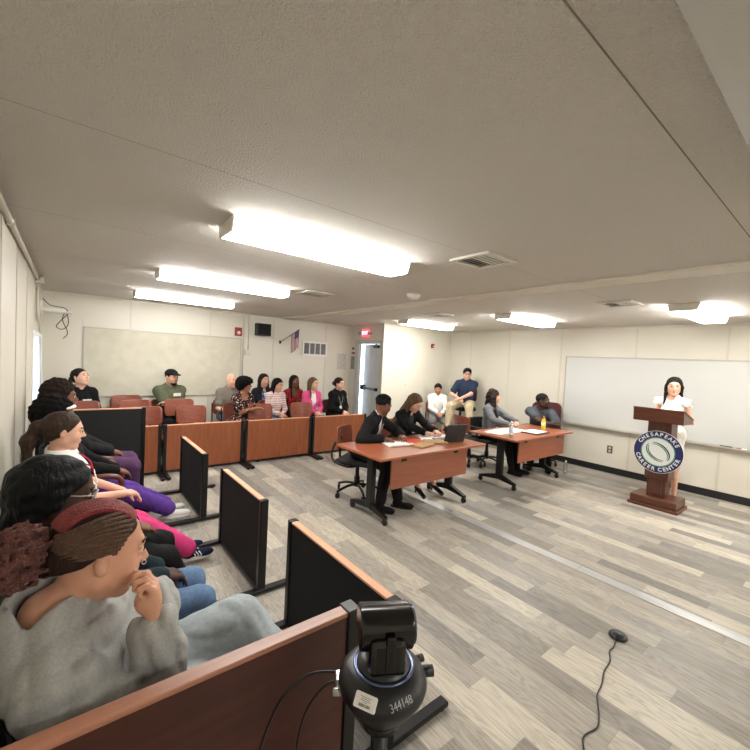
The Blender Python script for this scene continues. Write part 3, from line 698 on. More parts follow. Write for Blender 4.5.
    me.loops.add(F.size); me.loops.foreach_set('vertex_index', F.astype(np.int32).ravel())
    me.polygons.add(len(F)); me.polygons.foreach_set('loop_start', np.arange(0, F.size, 4, dtype=np.int32)); 
    me.polygons.foreach_set('use_smooth', np.ones(len(F), bool))
    me.materials.append(m); me.update(); me.validate()
    return link(bpy.data.objects.new(name, me), parent)
def wrinkle(amp, f, seed=0):
    g = np.random.RandomState(seed); W = g.randn(6, 3); W /= np.linalg.norm(W, axis=1)[:, None]; ph = g.rand(6)*6.28; fr = f*(.6+g.rand(6)*1.1)
    def fn(X, Y, Z):
        s = 0
        wob = .035*np.sin(X*14+Z*9+ph[0])+.03*np.sin(Y*12-Z*7+ph[1])
        for i in range(6): s = s+(1-np.abs(np.sin((X*W[i, 0]+Y*W[i, 1]+Z*W[i, 2]+wob)*fr[i]+ph[i]))*1.6)/(1+.3*i)
        return s*amp*.5
    return fn
def fluff(amp, f, seed=0):
    g = np.random.RandomState(seed); W = g.randn(8, 3)*f; ph = g.rand(8)*6.28
    def fn(X, Y, Z):
        s = 0
        for i in range(8): s = s+np.sin(X*W[i, 0]+Y*W[i, 1]+Z*W[i, 2]+ph[i])
        return s*amp*.35
    return fn

# ------------------------------------------------------------------ human figures
def Rz(a): c, s = math.cos(a), math.sin(a); return np.array([[c, -s, 0], [s, c, 0], [0, 0, 1.]])
def Ry(a): c, s = math.cos(a), math.sin(a); return np.array([[c, 0, s], [0, 1, 0], [-s, 0, c]])
def Rx(a): c, s = math.cos(a), math.sin(a); return np.array([[1, 0, 0], [0, c, -s], [0, s, c]])
def unit(v): return v/max(np.linalg.norm(v), 1e-9)
def ik(a, t, l1, l2, hint):
    d = t-a; L = np.linalg.norm(d); 
    if L > (l1+l2)*.995: t = a+d/L*(l1+l2)*.995; d = t-a; L = np.linalg.norm(d)
    u = d/L; h = hint-u*(hint@u); h = unit(h)
    x = (l1*l1-l2*l2+L*L)/(2*L); y = math.sqrt(max(0, l1*l1-x*x))
    return a+u*x+h*y, t
def head_prims(j=1.0, ears=True):
    P = [el((-.012, 0, .032), (.096, .076, .084), k=.02), el((.028, 0, -.03), (.060*j, .056*j, .078), k=.03), el((-.01, 0, -.02), (.07, .06, .06), k=.03),
         rc((.0, .046*j, -.055), (.058, .014, -.092), .020, .015, .03), rc((.0, -.046*j, -.055), (.058, -.014, -.092), .020, .015, .03), el((.066, 0, -.095), (.018, .018, .014), k=.02),
         el((.055, .036*j, -.030), (.026, .022, .024), k=.025), el((.055, -.036*j, -.030), (.026, .022, .024), k=.025),
         rc((.080, -.030, .030), (.080, .030, .030), .009, k=.018),
         rc((.087, 0, .014), (.108, 0, -.021), .0065, .0095, .012), el((.099, .010, -.026), (.010, .008, .007), k=.008), el((.099, -.010, -.026), (.010, .008, .007), k=.008),
         el((.100, .031, .010), (.016, .017, .012), k=.010, op='-'), el((.100, -.031, .010), (.016, .017, .012), k=.010, op='-'),
         rc((.083, -.018, -.055), (.089, 0, -.053), .0055, k=.010), rc((.083, .018, -.055), (.089, 0, -.053), .0055, k=.010), rc((.082, -.014, -.066), (.082, .014, -.066), .0065, k=.010),
         rc((.088, .018, .019), (.078, .044, .016), .0056, k=.004), rc((.088, -.018, .019), (.078, -.044, .016), .0056, k=.004), rc((.087, .020, .0), (.079, .041, .001), .0048, k=.005), rc((.087, -.020, .0), (.079, -.041, .001), .0048, k=.005)]
    if ears:
        for s in (-1, 1):
            P += [el((-.008, s*.082, -.004), (.019, .0100, .031), Rz(s*.35), k=.005), el((-.003, s*.092, -.001), (.010, .007, .017), Rz(s*.35), k=.004, op='-')]
    return P
def hand_prims(w, d, nrm, side, s=1.0, curl=.35, spread=1.0, fr=.0082, tcurl=.3):
    """w wrist, d towards the fingers, nrm the way the palm faces, side +1/-1: where the thumb leaves"""
    d = unit(d); nrm = unit(nrm-d*(nrm@d)); b = np.cross(nrm, d)*side
    P = []
    lens = (.068, .076, .071, .056)
    for i in range(4):
        off = (.030-.020*i)
        k0 = w+d*.020*s+b*off*.55*s; k1 = w+d*(.092-.003*abs(i-1))*s+b*off*s*spread
        P.append(rc(k0, k1, .0155*s, .0125*s, .010))
        p = k1; c = curl*(1+.12*i); dd = d*math.cos(c*.5)+nrm*math.sin(c*.5); a = c*.5
        for q, fl in enumerate((.45, .31, .24)):
            nx = p+dd*lens[i]*fl*s
            P.append(rc(p, nx, (fr-.0006*q)*s, (fr-.0006*(q+1))*s, .0035 if q else .006)); p = nx
            a += c; dd = d*math.cos(a)+nrm*math.sin(a)
    t0 = w+d*.022*s+b*.024*s; t1 = w+d*.052*s+b*.050*s+nrm*.012*s; t2 = t1+unit(d*.9+b*(.35-tcurl)+nrm*(.25+tcurl))*.033*s; t3 = t2+unit(d*.9+b*(.1-tcurl)+nrm*(.3+tcurl))*.026*s
    P += [rc(t0, t1, .017*s, .012*s, .010), rc(t1, t2, .0105*s, .0095*s, .004), rc(t2, t3, .0095*s, .008*s, .004)]
    return P
SKIN = {'fair': (214, 166, 142), 'light': (204, 152, 126), 'tan': (176, 124, 96), 'brown': (112, 72, 52), 'deep': (66, 42, 32), 'mid': (150, 100, 74)}
def skin_mat(k_): return mat('skin_'+k_, SKIN[k_], .5, bump=.06, bscale=400, var=.05, vscale=14, spec=.4)
def hair_mat(n, rgb, cur=False): return mat('hair_'+n, tuple(c*.62 for c in rgb), .6 if not cur else .95, bump=.9, bscale=(60 if not cur else 160), var=.35, vscale=40, spec=.18, stretch=(1, 1, .15) if not cur else None)

def hair_prims(style, hs=1.0, noise=1):
    """in head space"""
    cap = [el((-.020, 0, .040), (.102, .087, .090), k=.02), el((-.045, 0, .0), (.07, .078, .075), k=.03)]
    cut = [pl((.070, 0, .060), (1, 0, -.62), .012)]
    if style == 'short': return cap + [pl((.072, 0, .070), (1, 0, -.75), .012), pl((.0, 0, -.012), (.55, 0, -1), .012)]
    if style == 'buzz': return [el((-.014, 0, .036), (.099, .080, .087), k=.02)] + [pl((.070, 0, .070), (1, 0, -.7), .01), pl((.0, 0, -.005), (.55, 0, -1), .01)]
    if style == 'fringe': return cap + [el((.035, .01, .085), (.055, .07, .030), k=.02), pl((.082, 0, .050), (1, 0, -.35), .012), pl((.0, 0, -.012), (.55, 0, -1), .012)]
    if style == 'afro': return [el((-.035, 0, .055), (.125, .125, .115), k=.02), el((-.07, 0, .0), (.09, .105, .09), k=.03)] + [pl((.062, 0, .060), (1, 0, -.75), .02), el((.06, 0, -.03), (.062, .075, .075), k=.015, op='-')]
    if style == 'afrowide': return [el((-.015, 0, .055), (.135, .150, .095), k=.02), el((-.06, 0, -.01), (.09, .13, .09), k=.03)] + [el((.075, 0, -.02), (.068, .070, .085), k=.015, op='-')]
    long_ = cap + cut
    if style == 'long':
        return cap + cut + [el((-.012, .078, -.005), (.032, .022, .042), k=.02), el((-.012, -.078, -.005), (.032, .022, .042), k=.02), rc((-.06, 0, .0), (-.095, 0, -.26*hs), .068, .055, .03), rc((-.045, .060, -.01), (-.05, .085, -.24*hs), .034, .026, .03), rc((-.045, -.060, -.01), (-.05, -.085, -.24*hs), .034, .026, .03),
             rc((.0, .082, -.02), (.02, .088, -.25*hs), .018, .016, .025), rc((.0, -.082, -.02), (.02, -.088, -.25*hs), .018, .016, .025)]
    if style == 'longback': return cap + cut + [rc((-.06, 0, .0), (-.10, 0, -.26*hs), .070, .05, .03), rc((-.05, .05, -.02), (-.09, .05, -.24*hs), .035, .03, .03), rc((-.05, -.05, -.02), (-.09, -.05, -.24*hs), .035, .03, .03)]
    if style == 'pony': return cap + [pl((.066, 0, .066), (1, 0, -.75), .012), pl((.0, 0, -.02), (.75, 0, -1), .012), rc((-.105, 0, .035), (-.135, 0, .02), .022, .032, .01), rc((-.135, 0, .02), (-.165, 0, -.07), .034, .036, .03), rc((-.165, 0, -.07), (-.15, 0, -.20*hs), .036, .016, .03)]
    if style == 'bun': return cap + [pl((.068, 0, .066), (1, 0, -.7), .012), pl((.0, 0, -.02), (.75, 0, -1), .012), el((-.125, 0, .0), (.04, .045, .045), k=.01)]
    return cap

def eye_mesh(parent, c, R, s, iris, lid=None):
    bm = bmesh.new(); t = bmesh.new(); bmesh.ops.create_uvsphere(t, u_segments=12, v_segments=8, radius=.0110*s); merge(bm, t, 0, Matrix.Translation(c), True)
    t = bmesh.new(); bmesh.ops.create_uvsphere(t, u_segments=10, v_segments=6, radius=.0078*s); merge(bm, t, 1, Matrix.Translation(Vector(c)+Vector(R@V(.0058*s, 0, 0))), True)
    return obj('eye', bm, [mat('eye_white', (205, 198, 190), .3), iris], parent)

def person(label, x, y, yaw, s=.95, seat=.44, stand=False, lean=6, side=0, twist=0, back=0., hd=(0, 0, 0), hands=None, knees=None, feet=None, hint=None, hand_dir=None, curl=.35,
           skin='fair', girth=1.0, hair=('short', 'black', (22, 18, 16)), top=None, bottom=None, shoes=None, vox=.010, brow=(40, 28, 22), group=None, head_off=(0, 0, 0), hs=1.0, beard=None, glasses=None, jaw=1.0, female=False, hairpr=None, hairnoise=None, haircurl=False, shoulder_w=None, foot_pitch=0, hand_n=None, extra_body=()):
    """positions in hands/knees/feet are world coordinates"""
    R0 = Rz(yaw); T0 = V(x, y, 0)
    def L(p): return R0.T@(V(*p)-T0)
    hz = (seat+.088*s*min(girth, 1.15)) if not stand else .90*s
    hip = V(-back, 0, hz)
    sp_ = Rz(0)@Rx(rad(side))@Ry(rad(lean)); U = sp_@V(0, 0, 1); 
    tl = .47*s
    TW = sp_@Rz(rad(twist))
    nb = hip+U*tl
    hw = (shoulder_w or (.142 if female else .160))*s
    sh = {'L': nb-U*.062*s+TW@V(0, hw, 0), 'R': nb-U*.062*s+TW@V(0, -hw, 0)}
    RH = Rz(rad(hd[0]))@Ry(rad(hd[1]))@Rx(rad(hd[2]))
    hc = nb+U*.055*s+RH@V(.022, 0, .092)*s*hs+V(*head_off)
    ua, fa, th, sn = .27*s, .245*s, .42*s, .41*s
    hips = {'L': hip+V(0, .085*s, 0), 'R': hip+V(0, -.085*s, 0)}
    J = {}
    for q, sg in (('L', 1), ('R', -1)):
        if hands and q in hands: t = L(hands[q])
        elif stand: t = hips[q]+V(.05, sg*.14, -.02)
        else: t = hips[q]+V(.26*s, -sg*.045, .09*s)
        hn = (R0.T@V(*hint[q])) if hint and q in hint else V(-.4, sg*.7, -.8)
        el_, wr = ik(sh[q], t, ua, fa, hn); J['e'+q] = el_; J['w'+q] = wr
        if feet and q in feet: ft = L(feet[q])
        elif stand: ft = V(.0, sg*.085*s, .075*s)
        else: ft = V(.40*s, sg*.10*s, .075*s)
        kh = V(1, sg*.15, .25) if not (knees and q in knees) else L(knees[q])-hips[q]
        kn, an = ik(hips[q], ft, th, sn, kh); J['k'+q] = kn; J['a'+q] = an
    g = girth
    Bf = .85 if female else 1.0
    # ---- body
    chest = nb-U*.16*s; belly = hip+U*.16*s
    P = [el(chest, (.092*s*g, .130*s*g*(.93 if female else 1), .15*s), TW, .05), el(belly, (.088*s*g, .112*s*g*Bf, .13*s), sp_, .05), el(hip+V(0, 0, .005), (.095*s*g, .145*s*g, .095*s), None, .05),
         rc(sh['L'], sh['R'], .042*s*g, .042*s*g, .03), rc(sh['L'], nb+U*.02*s, .030*s, .042*s, .04), rc(sh['R'], nb+U*.02*s, .030*s, .042*s, .04), rc(nb-U*.03*s, hc+RH@V(-.012, 0, -.045)*s*hs, .056*s*(Bf*.3+.7)*jaw, .050*s*(Bf*.3+.7)*jaw, .025)]
    for q, sg in (('L', 1), ('R', -1)):
        P += [rc(sh[q], J['e'+q], .043*s*g*Bf, .035*s*g*Bf, .02), rc(J['e'+q], J['w'+q], .035*s*g*Bf, .025*s*(g*.4+.6), .012),
              rc(hips[q], J['k'+q], .070*s*g, .050*s*g, .03), rc(J['k'+q], J['k'+q]*.6+J['a'+q]*.4, .048*s*g, .046*s*g, .02), rc(J['k'+q]*.6+J['a'+q]*.4, J['a'+q], .046*s*g, .030*s*g, .02)]
        fd = unit(V(J['a'+q][0]-J['k'+q][0]*.0, 0, 0)*0+V(1, sg*.12, 0)); fd = Ry(rad(foot_pitch))@fd
        P += [rc(J['a'+q]+V(-.02, 0, -.045)*s, J['a'+q]+V(0, 0, -.055)*s+fd*.13*s, .026*s, .020*s, .03)]
        J['f'+q] = fd
        if hand_dir and q in hand_dir: hdv = R0.T@V(*hand_dir[q])
        else: hdv = unit(J['w'+q]-J['e'+q])
        nn = R0.T@V(*hand_n[q]) if hand_n and q in hand_n else V(0, -sg*.35, -1)
        # thumb side: inner side
        b0 = np.cross(unit(nn-hdv*(nn@hdv)/(hdv@hdv)), unit(hdv)); ts = 1 if b0@V(0, -sg, 0.3) > 0 else -1
        cu = curl[q] if isinstance(curl, dict) else curl
        P += hand_prims(J['w'+q], hdv, nn, ts, s*.98, curl=cu)
        if cu > .9: P += [el(J['w'+q]+unit(hdv)*.06*s+unit(nn)*.012, (.030*s, .036*s, .030*s), None, .015)]
    P += xf(head_prims(jaw), RH, hc, s*hs)
    P += list(extra_body)
    body = sdf_mesh('person', P, vox, skin_mat(skin))
    body.location = (x, y, 0); body.rotation_euler = (0, 0, yaw)
    tag(body, label, 'person', group)
    H = lambda p: RH@V(*p)*s*hs+hc
    # ---- face parts
    iris = mat('iris_dark', (34, 24, 20), .2)
    for sg in (1, -1): eye_mesh(body, H((.0798, sg*.031, .010)), RH, s*hs, iris)
    mb = mat('brow_%d' % brow[0], brow, .8)
    for sg in (1, -1):
        bm = bmesh.new(); add_tube(bm, [H((.0905, sg*.014, .031)), H((.0895, sg*.028, .037)), H((.080, sg*.046, .031))], .0032*s, 6); obj('eyebrow', bm, mb, body)
    lipc = {'fair': (188, 106, 100), 'light': (170, 96, 88), 'tan': (150, 84, 76), 'brown': (104, 58, 50), 'deep': (78, 44, 40), 'mid': (134, 78, 66)}[skin]
    bm = bmesh.new(); add_tube(bm, [H((.0835, -.020, -.0585)), H((.0925, -.007, -.0545)), H((.094, 0, -.0555)), H((.0925, .007, -.0545)), H((.0835, .020, -.0585))], [.002*s, .0036*s, .0034*s, .0036*s, .002*s], 6)
    add_tube(bm, [H((.083, -.019, -.0605)), H((.090, 0, -.066)), H((.083, .019, -.0605))], [.002*s, .0046*s, .002*s], 6)
    obj('lips', bm, mat('lips_'+skin, lipc, .45), body)
    hp = hairpr if hairpr is not None else (hair_prims(hair[0], hair[3] if len(hair) > 3 else 1.0) if hair else None)
    if hp:
        cur = haircurl or hair[0].startswith('afro')
        nz = hairnoise or (fluff(.006, 90, 3) if cur else fluff(.0016, 70, 5))
        sdf_mesh('hair', xf(hp, RH, hc, s*hs), max(.006, vox*.8), hair_mat(hair[1], hair[2], cur), body, noise=nz)
    if beard:
        sdf_mesh('beard', xf([rc((.0, .052, -.035), (.055, .022, -.095), .020, .020, .03), rc((.0, -.052, -.035), (.055, -.022, -.095), .020, .020, .03), el((.068, 0, -.093), (.026, .03, .026), k=.02), rc((.088, -.02, -.045), (.088, .02, -.045), .006, k=.01), el((.095, 0, -.060), (.012, .014, .007), k=.004, op='-')], RH, hc, s*hs), .007, hair_mat('beard', beard, True), body)
    if glasses:
        bm = bmesh.new(); mg = mat('glasses_'+str(glasses[0]), glasses[:3], .35)
        for sg in (1, -1):
            pts = [H((.104-.006*abs(math.cos(t)), sg*(.032+.023*math.cos(t)), .010+.019*math.sin(t))) for t in np.linspace(0, 2*PI, 17)[:-1]]
            add_tube(bm, pts, .0022*s*glasses[3] if len(glasses) > 3 else .0020*s, 6, closed=True)
            add_tube(bm, [H((.098, sg*.054, .014)), H((.05, sg*.078, .012)), H((-.02, sg*.084, .008))], .0022*s, 6)
        add_tube(bm, [H((.104, -.010, .012)), H((.104, .010, .012))], .002*s, 6); obj('glasses', bm, mg, body)
    # ---- clothing
    tp = top or {}
    if tp:
        o = tp.get('off', .014)*1.0; m_ = tp['m']; kd = tp.get('kind', 'tshirt'); nz = tp.get('noise', wrinkle(.004, 34, int(x*50) % 97))
        G = [el(chest, (.092*s*g+o, .130*s*g*(.93 if female else 1)+o, .155*s+o), TW, .05), el(belly, (.088*s*g+o*1.3, .120*s*g*Bf+o*1.4, .14*s), sp_, .05), rc(sh['L'], sh['R'], .042*s*g+o, .042*s*g+o, .03), rc(sh['L'], nb+U*.015*s, .030*s*g+o, .042*s*g+o, .04), rc(sh['R'], nb+U*.015*s, .030*s*g+o, .042*s*g+o, .04)]
        if tp.get('hem', 1): G += [el(hip+U*.02*s, (.098*s*g+o, .148*s*g+o, .085*s), None, .05)]
        if female and tp.get('bust', 1):
            for sg in (1, -1): G += [el(chest+TW@V(.068*g, sg*.058, -.03)*s, (.048*s, .052*s, .05*s), TW, .04)]
        sl = tp.get('sleeve', 'long' if kd in ('sweat', 'blazer', 'long') else 'short')
        for q, sg in (('L', 1), ('R', -1)):
            a, e_, w_ = sh[q], J['e'+q], J['w'+q]
            if sl == 'short': G += [rc(a, a+(e_-a)*.68, .045*s*g+o+.004, .043*s*g+o+.006, .03)]
            elif sl == 'flutter': G += [el(a+V(0, sg*.02, .0), (.065*s, .05*s, .055*s), None, .02)]
            elif sl == 'none': pass
            elif sl == 'half': G += [rc(a, e_, .045*s*g+o, .040*s*g+o, .03)]
            else: G += [rc(a, e_, .044*s*g*Bf+o, .038*s*g*Bf+o, .03), rc(e_, e_+(w_-e_)*.93, .038*s*g*Bf+o, .028*s+o*.85, .015)]
        if kd == 'sweat':
            for q in 'LR': G += [rc(J['e'+q]+(J['w'+q]-J['e'+q])*.78, J['e'+q]+(J['w'+q]-J['e'+q])*.90, .038*s+o, .031*s+o, .02)]
        G += [rc(nb+U*(.030 if kd == 'sweat' else -.035)*s, nb+U*.12*s+TW@V(.02, 0, 0), .056*s+tp.get('neck', .004), .066*s, .008, '-')]
        if tp.get('scoop'): G += [el(nb+TW@V(.07, 0, -.03)*s, (.07*s, .075*s, tp['scoop']*s), TW, .01, '-')]
        if kd == 'blazer': G += [el(chest+TW@V(.125*g, 0, .07)*s, (.09*s, .055*s, .18*s), TW, .008, '-')]
        sdf_mesh(tp.get('name', 'shirt'), G, tp.get('vox', vox), m_, body, noise=nz)
        if kd == 'blazer' and tp.get('inner'):
            G = [el(chest, (.092*s*g+.006, .13*s*g, .15*s+.006), TW, .05), el(belly, (.092*s*g, .12*s*g, .13*s), sp_, .05), rc(sh['L']*.8+sh['R']*.2, sh['R']*.8+sh['L']*.2, .05*s, k=.04), rc(nb-U*.04*s, nb+U*.045*s+TW@V(.006, 0, 0), .070*s, .062*s, .02),
                 rc(nb+U*.01*s, nb+U*.12*s+TW@V(.03, 0, 0)*s, .053*s, .066*s, .006, '-'), el(nb+TW@V(.08, 0, .0)*s, (.05*s, .035*s, .045*s), TW, .006, '-')]
            if female: G += [el(chest+TW@V(.06, 0, -.03)*s, (.05*s, .09*s, .05*s), TW, .04)]
            sdf_mesh('undershirt', G, vox, tp['inner'], body)
        if tp.get('cuff'):
            for q in 'LR':
                a, b_ = J['e'+q]+(J['w'+q]-J['e'+q])*.86, J['e'+q]+(J['w'+q]-J['e'+q])*.985
                bm = bmesh.new(); add_cyl(bm, a, b_, .034*s, .033*s, 16); obj('cuff', bm, tp['cuff'], body)
    bt = bottom or {}
    if bt:
        o = bt.get('off', .014); kd = bt['kind']; nz = bt.get('noise', wrinkle(.004, 30, int(y*50) % 89))
        G = [el(hip+V(0, 0, .0), (.097*s*g+o, .147*s*g+o, .098*s), None, .05)]
        if kd in ('pants', 'jeans', 'shorts'):
            fl = bt.get('flare', 0)
            for q in 'LR':
                h_, k_, a_ = hips[q], J['k'+q], J['a'+q]
                G += [rc(h_, k_, .074*s*g+o, .053*s*g+o, .03)]
                if kd != 'shorts': G += [rc(k_, a_+(k_-a_)*.06, .052*s*g+o, (.036+fl)*s*g+o, .03)]
                else: G += [rc(h_, h_+(k_-h_)*.9, .076*s*g+o, .066*s*g+o, .03)]
        else:
            ln = bt.get('len', .9)
            for q in 'LR':
                h_, k_ = hips[q], J['k'+q]
                if stand: G += [rc(h_, h_+(J['a'+q]-h_)*ln, .085*s*g+o, .060*s*g+o, .09)]
                else: G += [rc(h_, h_+(k_-h_)*ln, .076*s*g+o, .062*s*g+o, .10)]
            if not stand: G += [rc((hips['L']+hips['R'])/2, (J['kL']+J['kR'])/2*ln+(hips['L']+hips['R'])/2*(1-ln), .07*s*g, .055*s*g, .05)]
        sdf_mesh({'pants': 'trousers', 'jeans': 'trousers', 'shorts': 'shorts'}.get(kd, 'skirt'), G, bt.get('vox', vox), bt['m'], body, noise=nz)
    if shoes:
        for q, sg in (('L', 1), ('R', -1)):
            a_ = J['a'+q]; fd = J['f'+q]; sd = np.cross(V(0, 0, 1), fd)
            RF = np.stack([unit(fd), unit(sd), unit(np.cross(fd, sd))], 1)
            if shoes.get('heel'):
                G = [rc(a_+V(-.02, 0, -.035)*s, a_+V(0, 0, -.055)*s+fd*.14*s, .032*s, .026*s, .02), el(a_+V(.02, 0, -.0)*s+fd*.01, (.06*s, .030*s, .03*s), RF, .01, '-')]
            else:
                G = [el(a_+V(0, 0, -.035)*s-fd*.01*s, (.052*s, .040*s, .045*s), RF, .03), el(a_+V(0, 0, -.050)*s+fd*.10*s, (.085*s, .043*s, .032*s), RF, .04), rc(a_+V(0, 0, .0), a_+V(0, 0, -.03), .038*s, .040*s, .02),
                     rc(a_+V(0, 0, -.0)*s, a_+V(0, 0, .08)*s, .033*s, .034*s, .004, '-')]
            so = sdf_mesh('shoe', G, min(vox, .008), shoes['m'], body)
            if not shoes.get('heel'):
                bm = bmesh.new(); R4 = Matrix(RF.tolist()).to_4x4(); R4.translation = Vector(a_+V(0, 0, -.072)*s+fd*.045*s)
                poly = [(.125*math.cos(t)*s*1.0, (.040+.006*math.cos(t))*math.sin(t)*s) for t in np.linspace(0, 2*PI, 25)[:-1]]
                t2 = bmesh.new(); add_prism(t2, poly, -.010*s, .014*s); merge(bm, t2, 0, R4); obj('sole', bm, shoes.get('sole', M_WHITE), so)
                if shoes.get('stripe'):
                    bm = bmesh.new()
                    for i in range(3):
                        c0 = a_+V(0, 0, -.045)*s+fd*(.035+.022*i)*s
                        for ss in (-1, 1): add_tube(bm, [c0+sd*ss*.040*s+V(0, 0, -.016)*s, c0+sd*ss*.041*s+fd*.006, c0+sd*ss*.028*s+V(0, 0, .024)*s-fd*.012*s], .0045*s, 6)
                    obj('stripe', bm, M_WHITE, so)
            if shoes.get('sock'):
                bm = bmesh.new(); add_cyl(bm, a_+V(0, 0, -.01), a_+unit(J['k'+q]-a_)*.09*s, .034*s, .037*s, 14); obj('sock', bm, shoes['sock'], body)
    body['_'] = 0; del body['_']
    return body, dict(J=J, hc=hc, RH=RH, nb=nb, U=U, chest=chest, TW=TW, sh=sh, hip=hip, s=s, H=H, g=g, sp=sp_)
def badge(body, I, off=(.11, .05, .05), w=.085, h=.055, name='name_badge', m=None, tilt=0):
    c = I['chest']+I['TW']@V(*off)*I['s']; bm = bmesh.new(); t = bmesh.new(); add_box(t, -.002, -w/2, -h/2, .002, w/2, h/2, .001)
    R4 = Matrix((I['TW']@Rx(rad(tilt))).tolist()).to_4x4(); R4.translation = Vector(c); merge(bm, t, 0, R4); return obj(name, bm, m or M_WHITE, body)
def lanyard(body, I, m, drop=.26, fwd=.11):
    nb, TW, s, g = I['nb'], I['TW'], I['s'], I['g']; P = []
    for sg in (1, -1):
        bm = bmesh.new(); add_tube(bm, spline([nb+TW@V(-.045, sg*.06, .02)*s, nb+TW@V(.03, sg*.075, -.02)*s, nb+TW@V(fwd*g, sg*.045, -.12)*s, nb+TW@V((fwd+.012)*g, 0, -drop)*s]), .0045, 6); obj('lanyard', bm, m, body)
    c = nb+TW@V((fwd+.016)*g, 0, -drop-.04)*s; bm = bmesh.new(); t = bmesh.new(); add_box(t, -.003, -.028, -.04, .003, .028, .04, .002); R4 = Matrix(TW.tolist()).to_4x4(); R4.translation = Vector(c); merge(bm, t, 0, R4); obj('id_card', bm, M_WHITE, body)
# ------------------------------------------------------------------ fabrics
def fab(name, rgb, **k):
    a = dict(bump=.15, bscale=350, var=.05, vscale=30, spec=.2); a.update(k); return mat('cloth_'+name, rgb, .85, **a)
BLK = fab('black', (14, 14, 15)); WHT = fab('white', (226, 224, 220)); DENIM = fab('denim', (92, 116, 148), var=.14, vscale=60); 
def stripes(name, c1, c2, n, axis=2, lo=.0, thr=.5):
    m = fab(name, c1); nt = m.node_tree; N = nt.nodes; b = N['Principled BSDF']
    tc = N.new('ShaderNodeTexCoord'); sp = N.new('ShaderNodeSeparateXYZ'); nt.links.new(tc.outputs['Object'], sp.inputs[0])
    a = N.new('ShaderNodeMath'); a.operation = 'MULTIPLY'; a.inputs[1].default_value = n; nt.links.new(sp.outputs[axis], a.inputs[0])
    f = N.new('ShaderNodeMath'); f.operation = 'FRACT'; nt.links.new(a.outputs[0], f.inputs[0])
    g = N.new('ShaderNodeMath'); g.operation = 'LESS_THAN'; g.inputs[1].default_value = thr; nt.links.new(f.outputs[0], g.inputs[0])
    x = N.new('ShaderNodeMix'); x.data_type = 'RGBA'; nt.links.new(g.outputs[0], x.inputs[0]); x.inputs[6].default_value = lin(c1)+(1,); x.inputs[7].default_value = lin(c2)+(1,)
    nt.links.new(x.outputs[2], b.inputs['Base Color']); return m
def spots(name, base, cs, scale, thr=.35):
    m = fab(name, base); nt = m.node_tree; N = nt.nodes; b = N['Principled BSDF']
    tc = N.new('ShaderNodeTexCoord'); v = N.new('ShaderNodeTexVoronoi'); v.inputs['Scale'].default_value = scale; nt.links.new(tc.outputs['Object'], v.inputs['Vector'])
    g = N.new('ShaderNodeMath'); g.operation = 'LESS_THAN'; g.inputs[1].default_value = thr; nt.links.new(v.outputs['Distance'], g.inputs[0])
    r = N.new('ShaderNodeValToRGB'); r.color_ramp.interpolation = 'CONSTANT'; sp = N.new('ShaderNodeSeparateXYZ'); nt.links.new(v.outputs['Color'], sp.inputs[0]); nt.links.new(sp.outputs[0], r.inputs[0])
    e = r.color_ramp.elements
    while len(e) < len(cs): e.new(.5)
    for i, c in enumerate(cs): e[i].position = i/len(cs); e[i].color = lin(c)+(1,)
    x = N.new('ShaderNodeMix'); x.data_type = 'RGBA'; nt.links.new(g.outputs[0], x.inputs[0]); x.inputs[6].default_value = lin(base)+(1,); nt.links.new(r.outputs[0], x.inputs[7])
    nt.links.new(x.outputs[2], b.inputs['Base Color']); return m
SH_BLK = dict(m=fab('shoe_black', (20, 20, 21)), sole=M_BLACK); SH_WHT = dict(m=fab('shoe_white', (206, 204, 200)), sole=M_WHITE)
def side_chair(label, x, y, rz, group=None, seat_c=M_SEATB, back_c=None, arms=True):
    """armchair with curved wooden armrests"""
    t = thing('armchair' if arms else 'side_chair', label, 'chair', (x, y, 0), rz, group)
    obj('seat', add_box(bmesh.new(), -.22, -.22, .375, .24, .22, .425, .02), seat_c, t)
    bm = bmesh.new(); shell_plate(bm, .42, .48, .82, -.22, .04, .06, .035, .10); obj('backrest', bm, back_c or M_SEATB, t)
    WA = wood('armrest_wood', (78, 40, 30), (104, 58, 44), 'x', .3)
    for s in (-1, 1):
        bm = bmesh.new() if arms else None
        if arms: add_tube(bm, spline([(-.23, s*.235, .60), (-.05, s*.24, .615), (.14, s*.24, .61), (.21, s*.235, .57), (.205, s*.235, .48)], 6), .020, 10); obj('armrest', bm, WA, t)
        bm = bmesh.new(); add_tube(bm, spline([(-.26, s*.235, 0), (-.23, s*.235, .4), (-.25, s*.22, .80)], 5), .012, 8); obj('leg', bm, M_BMETAL, t)
        bm = bmesh.new(); add_tube(bm, spline([(.20, s*.235, .50 if arms else .38), (.20, s*.23, .3), (.22, s*.23, 0)], 5), .012, 8); obj('leg', bm, M_BMETAL, t)
    bm = bmesh.new(); add_cyl(bm, (-.23, -.235, .37), (-.23, .235, .37), .010); add_cyl(bm, (.2, -.24, .37), (.2, .24, .37), .010); obj('seat_frame', bm, M_BMETAL, t)
    return t

# ------------------------------------------------------------------ the left row, nearest first
gL = 'spectators in the left row'
GREY = fab('heather_grey', (160, 160, 157), var=.10, vscale=160)
LJ = fab('pale_denim', (158, 166, 170), var=.10, vscale=70)
cy = [(1.27, 'armchair under the person in the grey sweatshirt'), (1.90, 'armchair under the person with translucent glasses'), (2.49, 'armchair under the mostly hidden person in black trousers'),
      (3.08, 'armchair under the person in pink trousers'), (3.76, 'armchair with curved brown armrest under the person in purple trousers'), (4.36, 'armchair with brown armrest, farthest in the left row by the felt panel')]
for yy, l in cy: side_chair(l if yy > 3.5 else l.replace('armchair', 'armless dark chair'), .12, yy, 0, 'chairs of the left row', arms=yy > 3.5)

